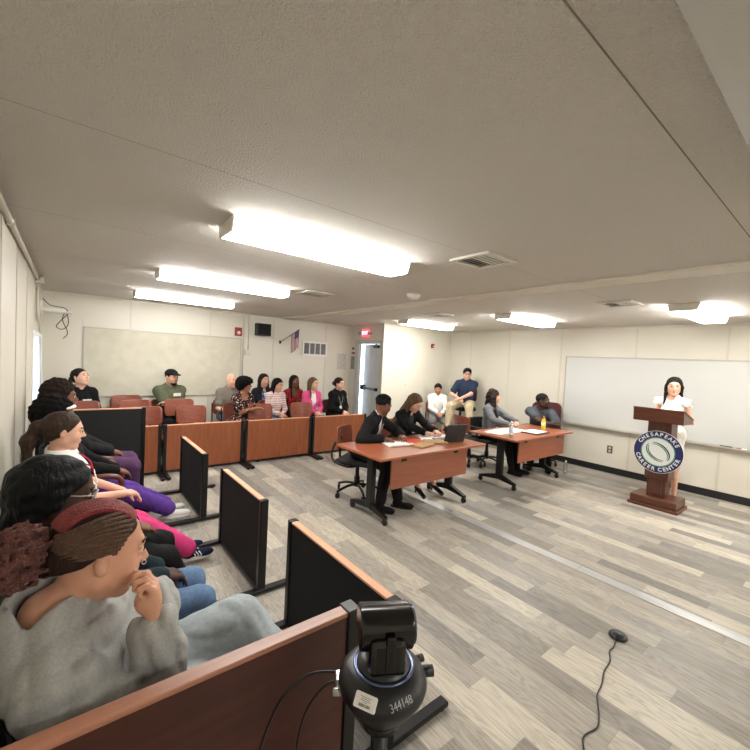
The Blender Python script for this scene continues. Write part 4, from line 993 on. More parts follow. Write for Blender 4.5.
# P1
cr = [el((-.020, 0, .037), (.096, .083, .088), k=.02), el((-.04, 0, .0), (.06, .072, .07), k=.03), rc((-.06, 0, .0), (-.12, 0, -.01), .06, .035, .03), pl((.060, 0, .066), (1, 0, -.85), .010), pl((.0, 0, .014), (.55, 0, -1), .010)]
b, I = person('person in grey sweatshirt leaning chin on hand, red-topped braids in a puff, nearest the camera', .11, 1.30, rad(2), s=.98, seat=.43, lean=-18, side=17, back=.0, hd=(4, 12, -4), head_off=(.076, .005, .0),
    hands={'R': (.172, 1.05, .925), 'L': (.19, 1.10, .72)}, hint={'R': (.35, -.15, -1), 'L': (.9, .5, -.2)}, hand_dir={'R': (.02, .12, .9), 'L': (-.4, -.8, .1)}, hand_n={'R': (-.9, .1, -.2), 'L': (-.5, .2, -1)}, curl={'R': .95, 'L': .4},
    knees={'L': (.55, 1.46, .66), 'R': (.52, 1.22, .52)}, feet={'L': (.72, 1.16, .34), 'R': (.58, 1.36, .08)}, skin='light', girth=1.40, hair=('x', 'braid_dark', (74, 50, 42)), hairpr=cr,
    hairnoise=None, top=dict(kind='sweat', m=GREY, off=.022, noise=wrinkle(.014, 28, 11), name='sweatshirt', vox=.006, neck=.0), bottom=dict(kind='jeans', m=LJ, off=.018, vox=.007, noise=wrinkle(.007, 24, 5)), shoes=SH_WHT, vox=.0045, group=gL, jaw=1.06, female=True, brow=(70, 48, 36), shoulder_w=.165)
H = I['H']; s = I['s']
# cornrows: ridges from the hairline to the back, a red band over the crown
rid = mat('braid_brown', (92, 66, 50), .7, bump=.8, bscale=260, var=.3, vscale=90)
red = mat('braid_red', (132, 44, 44), .6, bump=.8, bscale=220, var=.3, vscale=60)
def scalp(th, ph, r=1.0):     # th: front (0) to back (180); ph: side angle
    c = V(-.020, 0, .037); d = V(math.cos(th)*math.cos(ph), math.sin(ph), math.sin(th)*math.cos(ph)); return c+d*V(.099, .086, .091)*r
for sg in (-1, 1):
    for i in range(10):
        q = i/9; S = np.array([.060-.045*q, .108-.088*q]); E = np.array([-.108, .052-.062*q]); pts = []
        for k_ in range(10):
            v = k_/9; xz = S*(1-v)+E*v+np.array([0, .020*math.sin(PI*v)*(1-.6*q)]); a_, c_ = (xz[0]+.020)/.098, (xz[1]-.037)/.090; rr = a_*a_+c_*c_
            if rr > .97: sc2 = math.sqrt(.97/rr); a_ *= sc2; c_ *= sc2; rr = .97
            pts.append(H((a_*.098-.020, sg*math.sqrt(1-rr)*.0865, c_*.090+.037)))
        bm = bmesh.new(); add_tube(bm, spline(pts, 4), .0058, 6); obj('braid', bm, rid, b)
for lat in range(-30, 31, 6):
    bm = bmesh.new(); add_tube(bm, spline([H(scalp(rad(40+q*15), rad(lat), .985)) for q in range(9)], 4), .0078, 8); obj('braid', bm, red, b)['label'] = 'dark red braid over the crown'
sdf_mesh('hair_puff', xf([el((-.160, 0, .015), (.050, .060, .058), k=.02), el((-.185, .0, -.03), (.045, .055, .05), k=.02), el((-.13, 0, -.005), (.035, .045, .04), k=.02)], I['RH'], I['hc'], s), .006, mat('hair_puff_red', (128, 82, 74), .95, bump=1., bscale=240, bdist=.02, var=.4, vscale=60), b, noise=fluff(.012, 190, 9))
bm = bmesh.new(); add_tube(bm, [H((.103, -.0165, -.030)) + V(0, 0, 0) + V(.005*math.cos(t), -.003, .006*math.sin(t)) for t in np.linspace(0, 2*PI, 11)[:-1]], .0016, 6, closed=True); obj('nose_ring', bm, M_STEEL, b)

# P2 black hair and translucent glasses, blue jeans
b, I = person('person with long black hair and translucent framed glasses behind the grey sweatshirt', .09, 1.90, rad(0), s=.95, seat=.43, lean=-18, side=12, back=.0, hd=(2, 18, 0), feet={'L': (.52, 2.02, .08), 'R': (.56, 1.86, .08)}, knees={'L': (.56, 1.98, .6), 'R': (.56, 1.80, .6)},
    skin='deep', hair=('long', 'jet', (12, 11, 12), 1.0), top=dict(kind='long', m=fab('dark_teal', (26, 40, 46)), off=.018), bottom=dict(kind='jeans', m=DENIM), shoes=SH_BLK, vox=.007, group=gL, female=True, glasses=(176, 168, 160, 2.0), hs=1.05,
    hairpr=hair_prims('long')+[el((-.06, 0, .01), (.11, .12, .11), k=.03)][:1]+[pl((.055, 0, .06), (1, 0, -.55), .012)], hairnoise=fluff(.004, 60, 2))
# P2b hidden
person('mostly hidden person in black trousers between the glasses wearer and the ponytail', .12, 2.50, 0, s=.84, seat=.43, lean=-32, side=10, back=.0, hd=(0, 14, 0), feet={'L': (.55, 2.62, .08), 'R': (.60, 2.46, .08)}, knees={'L': (.6, 2.64, .75), 'R': (.6, 2.40, .75)},
    skin='brown', hair=('short', 'jet', (12, 11, 12)), top=dict(kind='long', m=BLK, off=.016), bottom=dict(kind='pants', m=BLK, off=.026), shoes=SH_BLK, vox=.009, group=gL, girth=1.1)
# P3 ponytail, white top, pink trousers
b, I = person('person with brown ponytail, white top and bright pink trousers in the left row', .06, 3.12, rad(2), s=.95, seat=.43, lean=-13, side=14, back=.0, hd=(0, 8, 0), feet={'L': (.72, 3.26, .08), 'R': (.78, 3.08, .08)}, knees={'L': (.55, 3.24, .6), 'R': (.55, 3.04, .6)},
    skin='fair', hair=('pony', 'brown', (84, 62, 46), 1.3), top=dict(kind='tshirt', m=WHT, off=.018, sleeve='short'), bottom=dict(kind='pants', m=fab('pink', (206, 62, 120)), off=.020, flare=.012), shoes=dict(m=fab('shoe_navy', (26, 32, 58)), sole=M_WHITE, stripe=True, sock=WHT), vox=.007, group=gL, female=True, brow=(80, 56, 42))
lanyard(b, I, fab('lanyard_red', (176, 44, 72)), .2, .13)
# P4 afro with white headband, black jacket, purple trousers
b, I = person('person with dark afro and white headband in purple trousers and white shoes', .07, 3.78, rad(0), s=.95, seat=.42, lean=-18, side=8, back=.0, hd=(0, 6, 0), feet={'L': (.84, 4.06, .08), 'R': (.86, 3.90, .08)}, knees={'L': (.55, 3.90, .6), 'R': (.55, 3.71, .6)},
    skin='brown', hair=('afro', 'afro_black', (18, 15, 14)), top=dict(kind='long', m=BLK, off=.02, name='jacket'), bottom=dict(kind='pants', m=fab('purple', (84, 52, 132)), off=.022, flare=.012), shoes=SH_WHT, vox=.008, group=gL, female=True,
    hairpr=xf(hair_prims('afro'), np.eye(3), V(-.01, 0, 0), 1.04))
H = I['H']; bm = bmesh.new(); add_tube(bm, [H((-.02+.108*math.cos(t), .094*math.sin(t), .066+.018*math.cos(t))) for t in np.linspace(-1.9, 1.9, 15)], .012, 8); obj('headband', bm, WHT, b)
# P5
person('person with curly brown hair in mauve trousers, farthest in the left row', .06, 4.38, rad(0), s=1.0, seat=.44, lean=-14, side=0, back=.0, hd=(4, 2, 0), feet={'L': (.46, 4.46, .08), 'R': (.50, 4.30, .08)}, knees={'L': (.5, 4.5, .5), 'R': (.5, 4.25, .5)},
    skin='brown', hair=('afro', 'afro_brown', (58, 42, 32)), top=dict(kind='long', m=fab('black_jacket', (26, 26, 28)), off=.02, name='jacket'), bottom=dict(kind='pants', m=fab('mauve', (84, 56, 88)), off=.022), shoes=SH_BLK, vox=.009, group=gL)

# ------------------------------------------------------------------ spectators at the back
gK = 'spectators at the back of the room'
dn = rad(-90)
def seat_under(x, y, rz, what): stack_chair('wooden stacking chair under '+what, x, y, rz, 'occupied stacking chairs at the back', .80, .41)
def bk(lbl, what, x, y, yaw=-90, **k):
    rz = rad(yaw); k.setdefault('s', .95); k.setdefault('back', .03)
    seat_under(x, y, rz, what); return person(lbl, x, y, rz, seat=.44, group=gK, **k)
def cross(x, y, yaw, z=.73, f=.22, sp=.09):
    c, s2 = math.cos(rad(yaw)), math.sin(rad(yaw)); 
    return {'L': (x+c*f+s2*sp, y+s2*f-c*sp, z), 'R': (x+c*(f+.04)-s2*sp, y+s2*(f+.04)+c*sp, z+.02)}
b, I = bk('person in black top with white name badge at the left end of the back wall', 'the person in the black top by the beige board', .12, 6.66, -78, s=1.0, hd=(34, -14, 0), skin='fair', hair=('bun', 'dark_brown', (48, 36, 30)), top=dict(kind='long', m=BLK, off=.016), bottom=dict(kind='pants', m=BLK), shoes=SH_BLK, girth=1.12, female=True)
badge(b, I, (.128, .055, .0), .10, .06)
b, I = bk('bearded man in black cap and olive t-shirt with crossed arms', 'the man in the black cap', 1.24, 6.74, -80, s=1.02, hd=(18, 4, 0), hands=cross(1.24, 6.74, -80, .80, .24), hint={'L': (.3, .2, -1), 'R': (-.3, .2, -1)}, skin='light', hair=('buzz', 'black', (24, 20, 18)), beard=(44, 32, 26), top=dict(kind='tshirt', m=fab('olive', (82, 86, 66)), off=.016), bottom=dict(kind='pants', m=BLK), shoes=SH_BLK, girth=1.25, hand_dir={'L': (-1, 0, 0), 'R': (1, 0, 0)})
badge(b, I, (.135, .06, .06), .11, .05); bm = bmesh.new()
sdf_mesh('cap', xf([el((-.014, 0, .048), (.106, .089, .080), k=.02), el((.10, 0, .055), (.07, .062, .012), Ry(.12), k=.012), pl((0, 0, .040), (0, 0, -1), .008)], I['RH'], I['hc'], I['s']), .008, fab('cap_black', (20, 21, 24)), b)
bk('bald man in grey-brown t-shirt and jeans beside the beige board', 'the bald man', 2.12, 6.58, -85, s=.98, hd=(12, 6, 0), skin='fair', hair=None, top=dict(kind='tshirt', m=fab('taupe', (116, 108, 100)), off=.016), bottom=dict(kind='jeans', m=fab('slate_denim', (84, 98, 116))), shoes=SH_BLK, girth=1.2)
FL = spots('floral', (40, 26, 30), ((206, 176, 168), (150, 76, 74), (190, 160, 120), (120, 110, 96)), 34, .36)
b, I = bk('woman with big curly black hair in dark floral dress with crossed arms', 'the woman in the floral dress', 2.14, 6.05, -68, s=.95, hd=(40, 2, 0), hands=cross(2.14, 6.05, -68, .74, .22, .05), hint={'L': (.5, 0, -1), 'R': (-.5, 0, -1)}, hand_dir={'L': (-1, 0, 0), 'R': (1, 0, 0)}, skin='mid', hair=('afrowide', 'curl_black', (17, 14, 14)), top=dict(kind='tshirt', m=FL, off=.014, scoop=.07, sleeve='short', name='dress'), bottom=dict(kind='skirt', m=FL, len=1.0), shoes=SH_BLK, female=True)
bk('woman with dark hair in black cardigan over blue and white patterned top', 'the woman in the patterned top', 2.72, 6.66, -90, s=.98, hd=(8, 0, 0), skin='light', hair=('long', 'dark_brown', (42, 28, 24)), top=dict(kind='blazer', m=fab('cardigan', (32, 32, 38)), inner=spots('blue_white', (72, 84, 128), ((220, 220, 226), (196, 204, 222)), 26, .45), name='cardigan'), bottom=dict(kind='pants', m=BLK), shoes=SH_BLK, female=True, girth=1.1)
b, I = bk('young woman in pink and white striped sweater and jeans', 'the young woman in the striped sweater', 2.80, 6.30, -80, s=.93, hd=(14, 12, 0), skin='light', hair=('long', 'jet', (14, 12, 13), 1.5), top=dict(kind='long', m=stripes('pink_stripe', (216, 200, 196), (188, 132, 132), 26, 2, thr=.3), off=.016, name='sweater'), bottom=dict(kind='jeans', m=fab('blue_denim', (110, 138, 176))), shoes=SH_WHT, female=True)
bk('woman with long dark hair in a red top by the back wall', 'the woman in the red top', 3.30, 6.62, -90, s=.97, hd=(10, -4, 0), skin='brown', hair=('long', 'deep_brown', (36, 22, 20), 1.3), top=dict(kind='tshirt', m=fab('red', (150, 40, 42)), sleeve='none', scoop=.10, name='red_top'), bottom=dict(kind='pants', m=BLK), shoes=SH_BLK, female=True)
bk('woman with blonde hair in bright pink blazer over white top', 'the woman in the pink blazer', 3.50, 6.28, -88, s=.95, hd=(18, 0, 0), skin='fair', hair=('long', 'blonde', (158, 126, 86)), brow=(120, 90, 60), top=dict(kind='blazer', m=fab('hot_pink', (214, 84, 138)), inner=WHT, name='blazer'), bottom=dict(kind='skirt', m=BLK, len=.8), shoes=SH_BLK, female=True)
b, I = bk('person in black jacket with lanyard and id card seated beside the exit door', 'the person with the lanyard', 3.98, 6.16, -82, s=.95, hd=(16, 2, 0), skin='fair', hair=('bun', 'auburn', (74, 48, 36)), top=dict(kind='long', m=BLK, off=.020, name='jacket'), bottom=dict(kind='skirt', m=BLK, len=.7), shoes=SH_BLK, female=True, girth=1.15)
lanyard(b, I, fab('lanyard_grey', (150, 156, 150)), .27, .105)
# by the inner wall
bk('boy in white long sleeved shirt and grey shorts in the corner by the inner wall', 'the boy in the white shirt', 6.06, 5.53, -130, s=.90, hd=(-8, 8, 0), hands={'L': (5.92, 5.25, .60), 'R': (5.84, 5.31, .61)}, skin='tan', hair=('fringe', 'black', (22, 19, 18)), top=dict(kind='long', m=WHT, off=.018), bottom=dict(kind='shorts', m=fab('grey_short', (112, 112, 114)), off=.02), shoes=dict(m=fab('shoe_black', (20, 20, 21)), sole=M_WHITE, sock=WHT))
# young man in navy on a tall stool
t = thing('drafting_stool', 'tall black stool with dark red backrest under the young man in navy', 'stool', (6.42, 5.08, 0), rad(-150))
obj('seat', add_lathe(bmesh.new(), [(.19, .66), (.22, .68), (.22, .71), (.20, .73)], n=28), M_SEATB, t)
bm = bmesh.new(); shell_plate(bm, .40, .84, 1.12, -.20, .04, .06, .03, .05); obj('backrest', bm, mat('maroon_plastic', (66, 24, 26), .5), t)
bm = bmesh.new(); add_tube(bm, spline([(-.22, 0, 1.0), (-.24, 0, .8), (-.16, 0, .665), (0, 0, .655)]), .014, 8); obj('back_bracket', bm, M_BMETAL, t)
for i in range(4):
    a = rad(45+90*i); bm = bmesh.new(); add_tube(bm, [(.12*math.cos(a), .12*math.sin(a), .67), (.22*math.cos(a), .22*math.sin(a), .0)], .013, 8); obj('leg', bm, M_BMETAL, t)
bm = bmesh.new(); add_tube(bm, [(.195*math.cos(q), .195*math.sin(q), .24) for q in np.linspace(0, 2*PI, 25)[:-1]], .010, 8, closed=True); obj('foot_ring', bm, M_BMETAL, t)
person('young man in navy polo and khaki trousers sitting high on a stool', 6.42, 5.08, rad(-150), s=1.0, seat=.70, lean=4, back=.03, hd=(14, 4, 0), hands={'L': (6.10, 4.95, .93), 'R': (6.14, 5.03, .92)}, hint={'L': (.3, -.8, -.4), 'R': (-.3, .8, -.4)}, hand_dir={'L': (-.6, .5, -.2), 'R': (-.4, -.8, -.2)}, knees={'L': (6.02, 4.70, .86), 'R': (5.92, 5.10, .86)}, feet={'L': (6.08, 4.66, .38), 'R': (5.95, 5.12, .36)},
    skin='fair', hair=('fringe', 'black_brown', (30, 24, 22)), glasses=(30, 30, 30, 1.6), top=dict(kind='tshirt', m=fab('navy', (40, 50, 72)), off=.018, name='polo_shirt'), bottom=dict(kind='pants', m=fab('khaki', (192, 176, 146)), off=.018), shoes=SH_BLK, girth=1.12)

# ------------------------------------------------------------------ the two tables
task_chair('wheeled chair with wooden back under the person in the black suit', 2.70, 3.66, rad(-56), .79, tw=.35)
SUIT = fab('suit_black', (20, 20, 22))
b, I = person('person in black suit with braided hair writing at the table', 2.76, 3.60, rad(-60), s=.98, seat=.44, lean=24, back=.06, hd=(56, 20, 0), hands={'R': (2.70, 3.22, .755), 'L': (3.00, 3.24, .755)}, hint={'R': (-.7, .1, -.35), 'L': (.8, .5, -.3)}, hand_dir={'R': (.9, -.3, -.15), 'L': (-.5, -.8, -.1)}, hand_n={'R': (0, 0, -1), 'L': (0, 0, -1)}, feet={'R': (2.62, 3.12, .08), 'L': (2.86, 3.10, .08)}, knees={'R': (2.86, 3.24, .55), 'L': (3.05, 3.34, .55)},
    skin='brown', hair=('buzz', 'braid_black', (20, 16, 15)), top=dict(kind='blazer', m=SUIT, inner=WHT, off=.022, name='suit_jacket', cuff=WHT), bottom=dict(kind='pants', m=SUIT, off=.02), shoes=SH_BLK, vox=.007, girth=1.02, hs=1.02)
H = I['H']
for lat in (-60, -40, -20, 0, 20, 40, 60):
    pts = []
    for q in range(8):
        th = rad(48+q*19); c = V(-.014, 0, .036); d = V(math.cos(th)*math.cos(rad(lat)), math.sin(rad(lat)), math.sin(th)*math.cos(rad(lat))); pts.append(H(c+d*V(.103, .084, .091)))
    bm = bmesh.new(); add_tube(bm, spline(pts, 3), .0085, 6); obj('braid', bm, MATS['hair_braid_black'], b)
tie = fab('tie_grey', (150, 154, 160)); c = I['chest']+I['TW']@V(.118, 0, 0)*I['s']; bm = bmesh.new(); t2 = bmesh.new(); add_prism(t2, [(-.018, .115), (.018, .115), (.012, .09), (.026, -.09), (0, -.12), (-.026, -.09), (-.012, .09)], -.003, .004, 'yz'); R4 = Matrix((I['sp']@Ry(rad(-6))).tolist()).to_4x4(); R4.translation = Vector(c); merge(bm, t2, 0, R4); obj('necktie', bm, tie, b)
task_chair('wheeled chair under the woman with long blonde hair', 3.56, 3.88, rad(-92), .79, tw=.8)
b, I = person('woman with long blonde hair in black blazer bent over papers at the table', 3.56, 3.84, rad(-92), s=.97, seat=.44, lean=20, back=.04, hd=(14, 34, 0), hands={'R': (3.40, 3.28, .755), 'L': (3.62, 3.30, .755)}, hand_dir={'R': (.7, -.5, -.1), 'L': (-.4, -.8, -.1)}, hand_n={'R': (0, 0, -1), 'L': (0, 0, -1)}, feet={'R': (3.24, 3.12, .105), 'L': (3.50, 3.10, .105)}, knees={'R': (3.42, 3.36, .56), 'L': (3.66, 3.36, .56)}, foot_pitch=22,
    skin='fair', hair=('long', 'dark_blonde', (132, 100, 66), 1.65), brow=(100, 76, 52), top=dict(kind='blazer', m=BLK, inner=fab('slate_top', (48, 58, 58)), off=.020, name='blazer'), bottom=dict(kind='skirt', m=BLK, len=.95), shoes=dict(m=mat('patent_black', (14, 14, 15), .25), heel=True), vox=.007, female=True)
for q in 'LR':
    bm = bmesh.new(); a_ = I['J']['a'+q]; add_cyl(bm, a_+V(-.035, 0, -.05), a_+V(-.035, 0, -.105), .012, .008, 10); obj('shoe_heel', bm, MATS['patent_black'], b)
task_chair('black wheeled chair under the woman in the grey blazer', 5.34, 3.74, rad(-95), .74, back=M_SEATB, tw=.1)
person('woman with long wavy brown hair in grey blazer at the table with bottles', 5.32, 3.70, rad(-80), s=.96, seat=.44, lean=4, back=.02, hd=(42, 2, 0), hands={'R': (5.12, 3.24, .755), 'L': (5.36, 3.22, .755)}, hand_dir={'R': (.9, -.3, -.1), 'L': (-.8, -.4, -.1)}, hand_n={'R': (0, 0, -1), 'L': (0, 0, -1)}, feet={'R': (5.22, 3.2, .08), 'L': (5.38, 3.2, .08)},
    skin='light', hair=('long', 'wavy_brown', (62, 44, 34), 1.45), hairnoise=fluff(.006, 60, 4), top=dict(kind='blazer', m=fab('blazer_grey', (104, 106, 110), var=.2, vscale=120), inner=BLK, off=.020, name='blazer'), bottom=dict(kind='pants', m=BLK), shoes=SH_BLK, vox=.008, female=True)
task_chair('high backed dark red office chair with armrests behind the person in the grey polo', 6.24, 3.34, rad(-170), 1.03, back=mat('maroon_fabric', (70, 26, 30), .85, bump=.2, bscale=300), hi=True, tw=.5)
b, I = person('person in dark grey polo leaning on folded arms at the end of the table', 6.20, 3.34, rad(-152), s=1.0, seat=.44, lean=30, back=.04, hd=(78, 2, 0), hands={'L': (5.84, 3.10, .775), 'R': (5.76, 2.95, .765)}, hint={'L': (0, -.9, -.6), 'R': (-.3, .8, -.6)}, hand_dir={'L': (-.2, .7, .25), 'R': (.4, -.7, .3)}, feet={'L': (5.9, 3.0, .08), 'R': (5.8, 3.24, .08)},
    skin='deep', hair=('buzz', 'black_short', (16, 13, 13)), top=dict(kind='tshirt', m=fab('polo_grey', (74, 78, 84)), off=.018, name='polo_shirt'), bottom=dict(kind='pants', m=BLK), shoes=SH_BLK, vox=.007, girth=1.1, beard=(20, 16, 15))

# table things
PAP = mat('paper_white', (232, 232, 228), .7, var=.02, vscale=50); PAPL = mat('paper_printed', (222, 222, 220), .7, var=.12, vscale=140)
def sheet(name, label, x, y, rz, w, h, m, z=TH, th=.003, cat='paper', curlz=0, group=None):
    bm = bmesh.new(); t2 = bmesh.new(); n = 8
    add_prism(t2, [(-w/2, -h/2), (w/2, -h/2), (w/2, h/2), (-w/2, h/2)], 0, th)
    if curlz:
        bmesh.ops.subdivide_edges(t2, edges=list(t2.edges), cuts=4, use_grid_fill=True)
        for v in t2.verts: v.co.z += curlz*(abs(v.co.x)/(w/2))**2*(.5+.5*math.sin(v.co.y*25))
    merge(bm, t2); o = obj(name, bm, m); o.location = (x, y, z+.0005); o.rotation_euler = (0, 0, rz); return tag(o, label, cat, group)
# notepad of the writer
t = thing('legal_pad', 'open white legal pad under the hands of the person in the suit', 'notepad', (2.80, 3.10, TH+.0005), rad(-12))
obj('pages', add_box(bmesh.new(), -.14, -.09, 0, .14, .12, .010, .002), PAP, t)
bm = bmesh.new(); add_tube(bm, [(-.14, -.095, .014), (.14, -.095, .014)], .016, 10); obj('rolled_page', bm, PAP, t)
sheet('red_folder', 'bright red-orange paper folder on the table between the two writers', 3.05, 3.14, rad(25), .30, .22, mat('folder_red', (214, 66, 40), .5), cat='folder')
kraft = mat('kraft_paper', (176, 140, 98), .8, bump=.4, bscale=60, var=.12, vscale=20)
def bag(label, x, y, rz, w, h, seed):
    g = random.Random(seed); bm = bmesh.new(); t2 = bmesh.new(); add_prism(t2, [(-w/2, -h/2), (w/2, -h/2), (w/2, h/2), (-w/2, h/2)], 0, .012); bmesh.ops.subdivide_edges(t2, edges=list(t2.edges), cuts=7, use_grid_fill=True)
    for v in t2.verts:
        up = v.co.z > .006; e = max(abs(v.co.x)/(w/2), abs(v.co.y)/(h/2))
        if up: v.co.z += (1-e)*.022+g.random()*.006
        v.co.x += g.uniform(-.004, .004); v.co.y += g.uniform(-.004, .004)
    merge(bm, t2); o = obj('paper_bag', bm, kraft); o.location = (x, y, TH+.002); o.rotation_euler = (0, 0, rz); return tag(o, label, 'paper bag')
bag('brown paper bag lying flat nearest the red folder', 3.02, 2.93, rad(14), .26, .15, 1)
bag('brown paper bag lying flat in front of the laptop', 3.28, 2.98, rad(-30), .26, .16, 2)
sheet('printed_sheets', 'white printed sheets under the blonde woman’s hands', 3.56, 3.24, rad(8), .28, .20, PAPL, curlz=.01, th=.004)
sheet('printed_sheets', 'white sheets fanned on the table just left of the laptop', 3.36, 3.14, rad(-30), .24, .20, PAP, th=.006, curlz=.006)
# laptop
t = thing('laptop', 'open black laptop seen from behind at the right end of the table', 'laptop', (3.50, 2.90, TH+.001), rad(172))
obj('base', add_box(bmesh.new(), -.15, -.22, 0, .15, .0, .014, .003), M_BLACK, t)
# keyboard deck faces the seated woman, the lid leans towards the camera
M4 = Matrix.Translation((0, .0, .012)) @ Matrix.Rotation(rad(-14), 4, 'X')
bm = bmesh.new(); add_box(bm, -.15, -.004, 0, .15, .004, .205, .003, 0, M4); l_ = obj('lid', bm, mat('laptop_black', (26, 26, 28), .45), t)
bm = bmesh.new(); add_box(bm, -.14, -.0052, .010, .14, -.0042, .195, 0, 0, M4); obj('screen', bm, mat('screen_dark', (60, 70, 84), .2, emit=.6), l_)
bm = bmesh.new()
for r in range(5):
    for c in range(12): add_box(bm, -.13+c*.0218, -.13+r*.022, .0142, -.13+c*.0218+.017, -.13+r*.022+.017, .0165)
obj('keys', bm, mat('key_black', (40, 40, 42), .5), t)
bm = bmesh.new(); add_box(bm, 3.66, 3.0, TH+.001, 3.69, 3.09, TH+.13, .004); tag(obj('drink_carton', bm, mat('carton_yellow', (186, 170, 96), .5)), 'narrow olive yellow carton standing behind the laptop', 'carton')
# second table
def bottle(label, x, y, z, body_m, cap_m, lab=None, h=.19, r=.029, liquid=None):
    t = thing('water_bottle', label, 'bottle', (x, y, z))
    bm = bmesh.new(); add_lathe(bm, [(r*.8, 0), (r, .008), (r, h*.30), (r*.93, h*.34), (r, h*.38), (r, h*.62), (r*.85, h*.72), (r*.40, h*.86), (r*.38, h*.9)], n=20); obj('bottle_body', bm, body_m, t)
    bm = bmesh.new(); add_lathe(bm, [(r*.46, h*.88), (r*.46, h*.985), (r*.40, h)], n=16); obj('cap', bm, cap_m, t)
    if lab: bm = bmesh.new(); add_lathe(bm, [(r*1.015, h*.34), (r*1.02, h*.36), (r*1.02, h*.60), (r*1.01, h*.62)], n=20); obj('label_band', bm, lab, t)
    return t
CL = mat('clear_plastic', (214, 220, 222), .12, trans=.75)
bottle('clear water bottle with pale label on the left end of the table', 4.50, 2.80, TH+.0005, CL, M_WHITE, mat('label_pale', (196, 204, 212), .5), .20)
bottle('yellow drink bottle with orange cap in front of the person in the grey polo', 5.42, 2.86, TH+.0005, mat('yellow_drink', (206, 190, 60), .25), mat('cap_orange', (206, 96, 66), .4), mat('label_yellow_white', (222, 214, 150), .5, var=.2, vscale=60), .215, .031)
bottle('clear empty bottle standing on the floor by the table leg and the baseboard', 6.06, 2.80, 0, CL, M_WHITE, None, .20, .03)
sheet('papers', 'stack of white papers in front of the woman in the grey blazer', 4.62, 3.08, rad(10), .34, .24, PAP, th=.006)
sheet('papers', 'white papers near the middle of the table with the bottles', 4.98, 3.08, rad(-6), .40, .28, PAPL, th=.005)
t = thing('binder', 'dark edged portfolio with white sheets beside the yellow bottle', 'binder', (5.14, 2.83, TH+.0005), rad(4))
obj('cover', add_box(bmesh.new(), -.18, -.13, 0, .18, .12, .014, .004), mat('binder_dark', (62, 60, 60), .5), t)
obj('sheets', add_box(bmesh.new(), -.165, -.10, .014, .165, .115, .020, .001), PAP, t)

# ------------------------------------------------------------------ podium with round sign
WP = wood('walnut_stain', (70, 38, 26), (102, 58, 40), 'z', .35); WPX = wood('walnut_stain_cross', (74, 40, 27), (106, 61, 42), 'y', .32)
t = thing('podium', 'dark wooden podium with slanted top in front of the whiteboard', 'podium', (5.69, 1.50, 0))
obj('plinth', add_box(add_box(bmesh.new(), -.205, -.255, 0, .205, .255, .035, .006), -.185, -.235, .035, .185, .235, .125, .008), WPX, t)
obj('lower_column', add_box(add_box(bmesh.new(), -.095, -.095, .125, .095, .095, .36, .005), -.105, -.06, .16, -.094, .06, .33, .003), WP, t)
obj('upper_column', add_box(add_box(bmesh.new(), -.12, -.12, .34, .12, .12, 1.04, .006), -.128, -.095, .36, -.119, .095, .47, .003), WP, t)
bm = bmesh.new()
A = [(-.22, 1.04), (-.235, 1.19), (.17, 1.075), (.17, 1.035)]
add_prism(bm, [(x, z) for x, z in A], -.25, .25, 'xz'); obj('lectern_top', bm, WPX, t)
bm = bmesh.new(); M4 = Matrix.Translation((-.03, 0, 1.1345)) @ Matrix.Rotation(math.atan2(.115, .405), 4, 'Y'); add_box(bm, -.21, -.258, 0, .215, .258, .012, .004, 0, M4); obj('reading_surface', bm, WPX, t)
o = sheet('speech_notes', 'white sheets on top of the podium', 5.66, 1.50, 0, .28, .40, PAP, z=1.1485); o.rotation_euler = (0, math.atan2(.115, .405), 0)
sg = thing('round_sign', 'round blue and white CHESAPEAKE CAREER CENTER sign on the front of the podium', 'sign', (5.545, 1.49, .68))
NAVY = mat('sign_navy', (32, 40, 92), .4); SW = mat('sign_white', (226, 228, 226), .4); GRN = mat('sign_green', (32, 138, 112), .4)
MX = Matrix(((0, 0, -1, 0), (-1, 0, 0, 0), (0, 1, 0, 0), (0, 0, 0, 1)))      # sign local (right, up, out) -> world
def disc(r, z0, z1, ri=None, n=64):
    t2 = bmesh.new()
    if ri is None: add_prism(t2, [(r*math.cos(a), r*math.sin(a)) for a in np.linspace(0, 2*PI, n+1)[:-1]], z0, z1)
    else:
        R = [[t2.verts.new((q*math.cos(a), q*math.sin(a), z)) for a in np.linspace(0, 2*PI, n+1)[:-1]] for q, z in ((ri, z0), (r, z0), (r, z1), (ri, z1))]
        for u in range(4):
            for i in range(n): t2.faces.new((R[u][i], R[u][(i+1) % n], R[(u+1) % 4][(i+1) % n], R[(u+1) % 4][i]))
        bmesh.ops.recalc_face_normals(t2, faces=list(t2.faces))
    bm = bmesh.new(); merge(bm, t2, 0, MX); return bm
obj('sign_board', disc(.252, .0, .012), SW, sg); obj('blue_ring', disc(.247, .012, .0135, .172), NAVY, sg); obj('green_ring', disc(.170, .012, .0135, .163), GRN, sg)
def arc_text(s, R, centre, size, top=True, step=None):
    bm = bmesh.new(); n = len(s)
    adv = {'I': .5, ' ': .55, 'M': 1.15, 'W': 1.2}
    ws = [adv.get(c, 1) for c in s]; tot = sum(ws); a = -tot/2
    for c, wd in zip(s, ws):
        ph = (a+wd/2)*step; a += wd
        if c == ' ': continue
        th = rad(centre)-ph if top else rad(centre)+ph
        rot = th-PI/2 if top else th+PI/2
        M4 = MX @ Matrix.Translation((R*math.cos(th), R*math.sin(th), .0145)) @ Matrix.Rotation(rot, 4, 'Z')
        merge(bm, text_bm(c, size, M4, .0008, .0018))
    return bm
obj('lettering', arc_text('CHESAPEAKE', .2095, 90, .060, True, rad(13.2)), SW, sg)
obj('lettering', arc_text('CAREER CENTER', .2095, -90, .060, False, rad(12.4)), SW, sg)
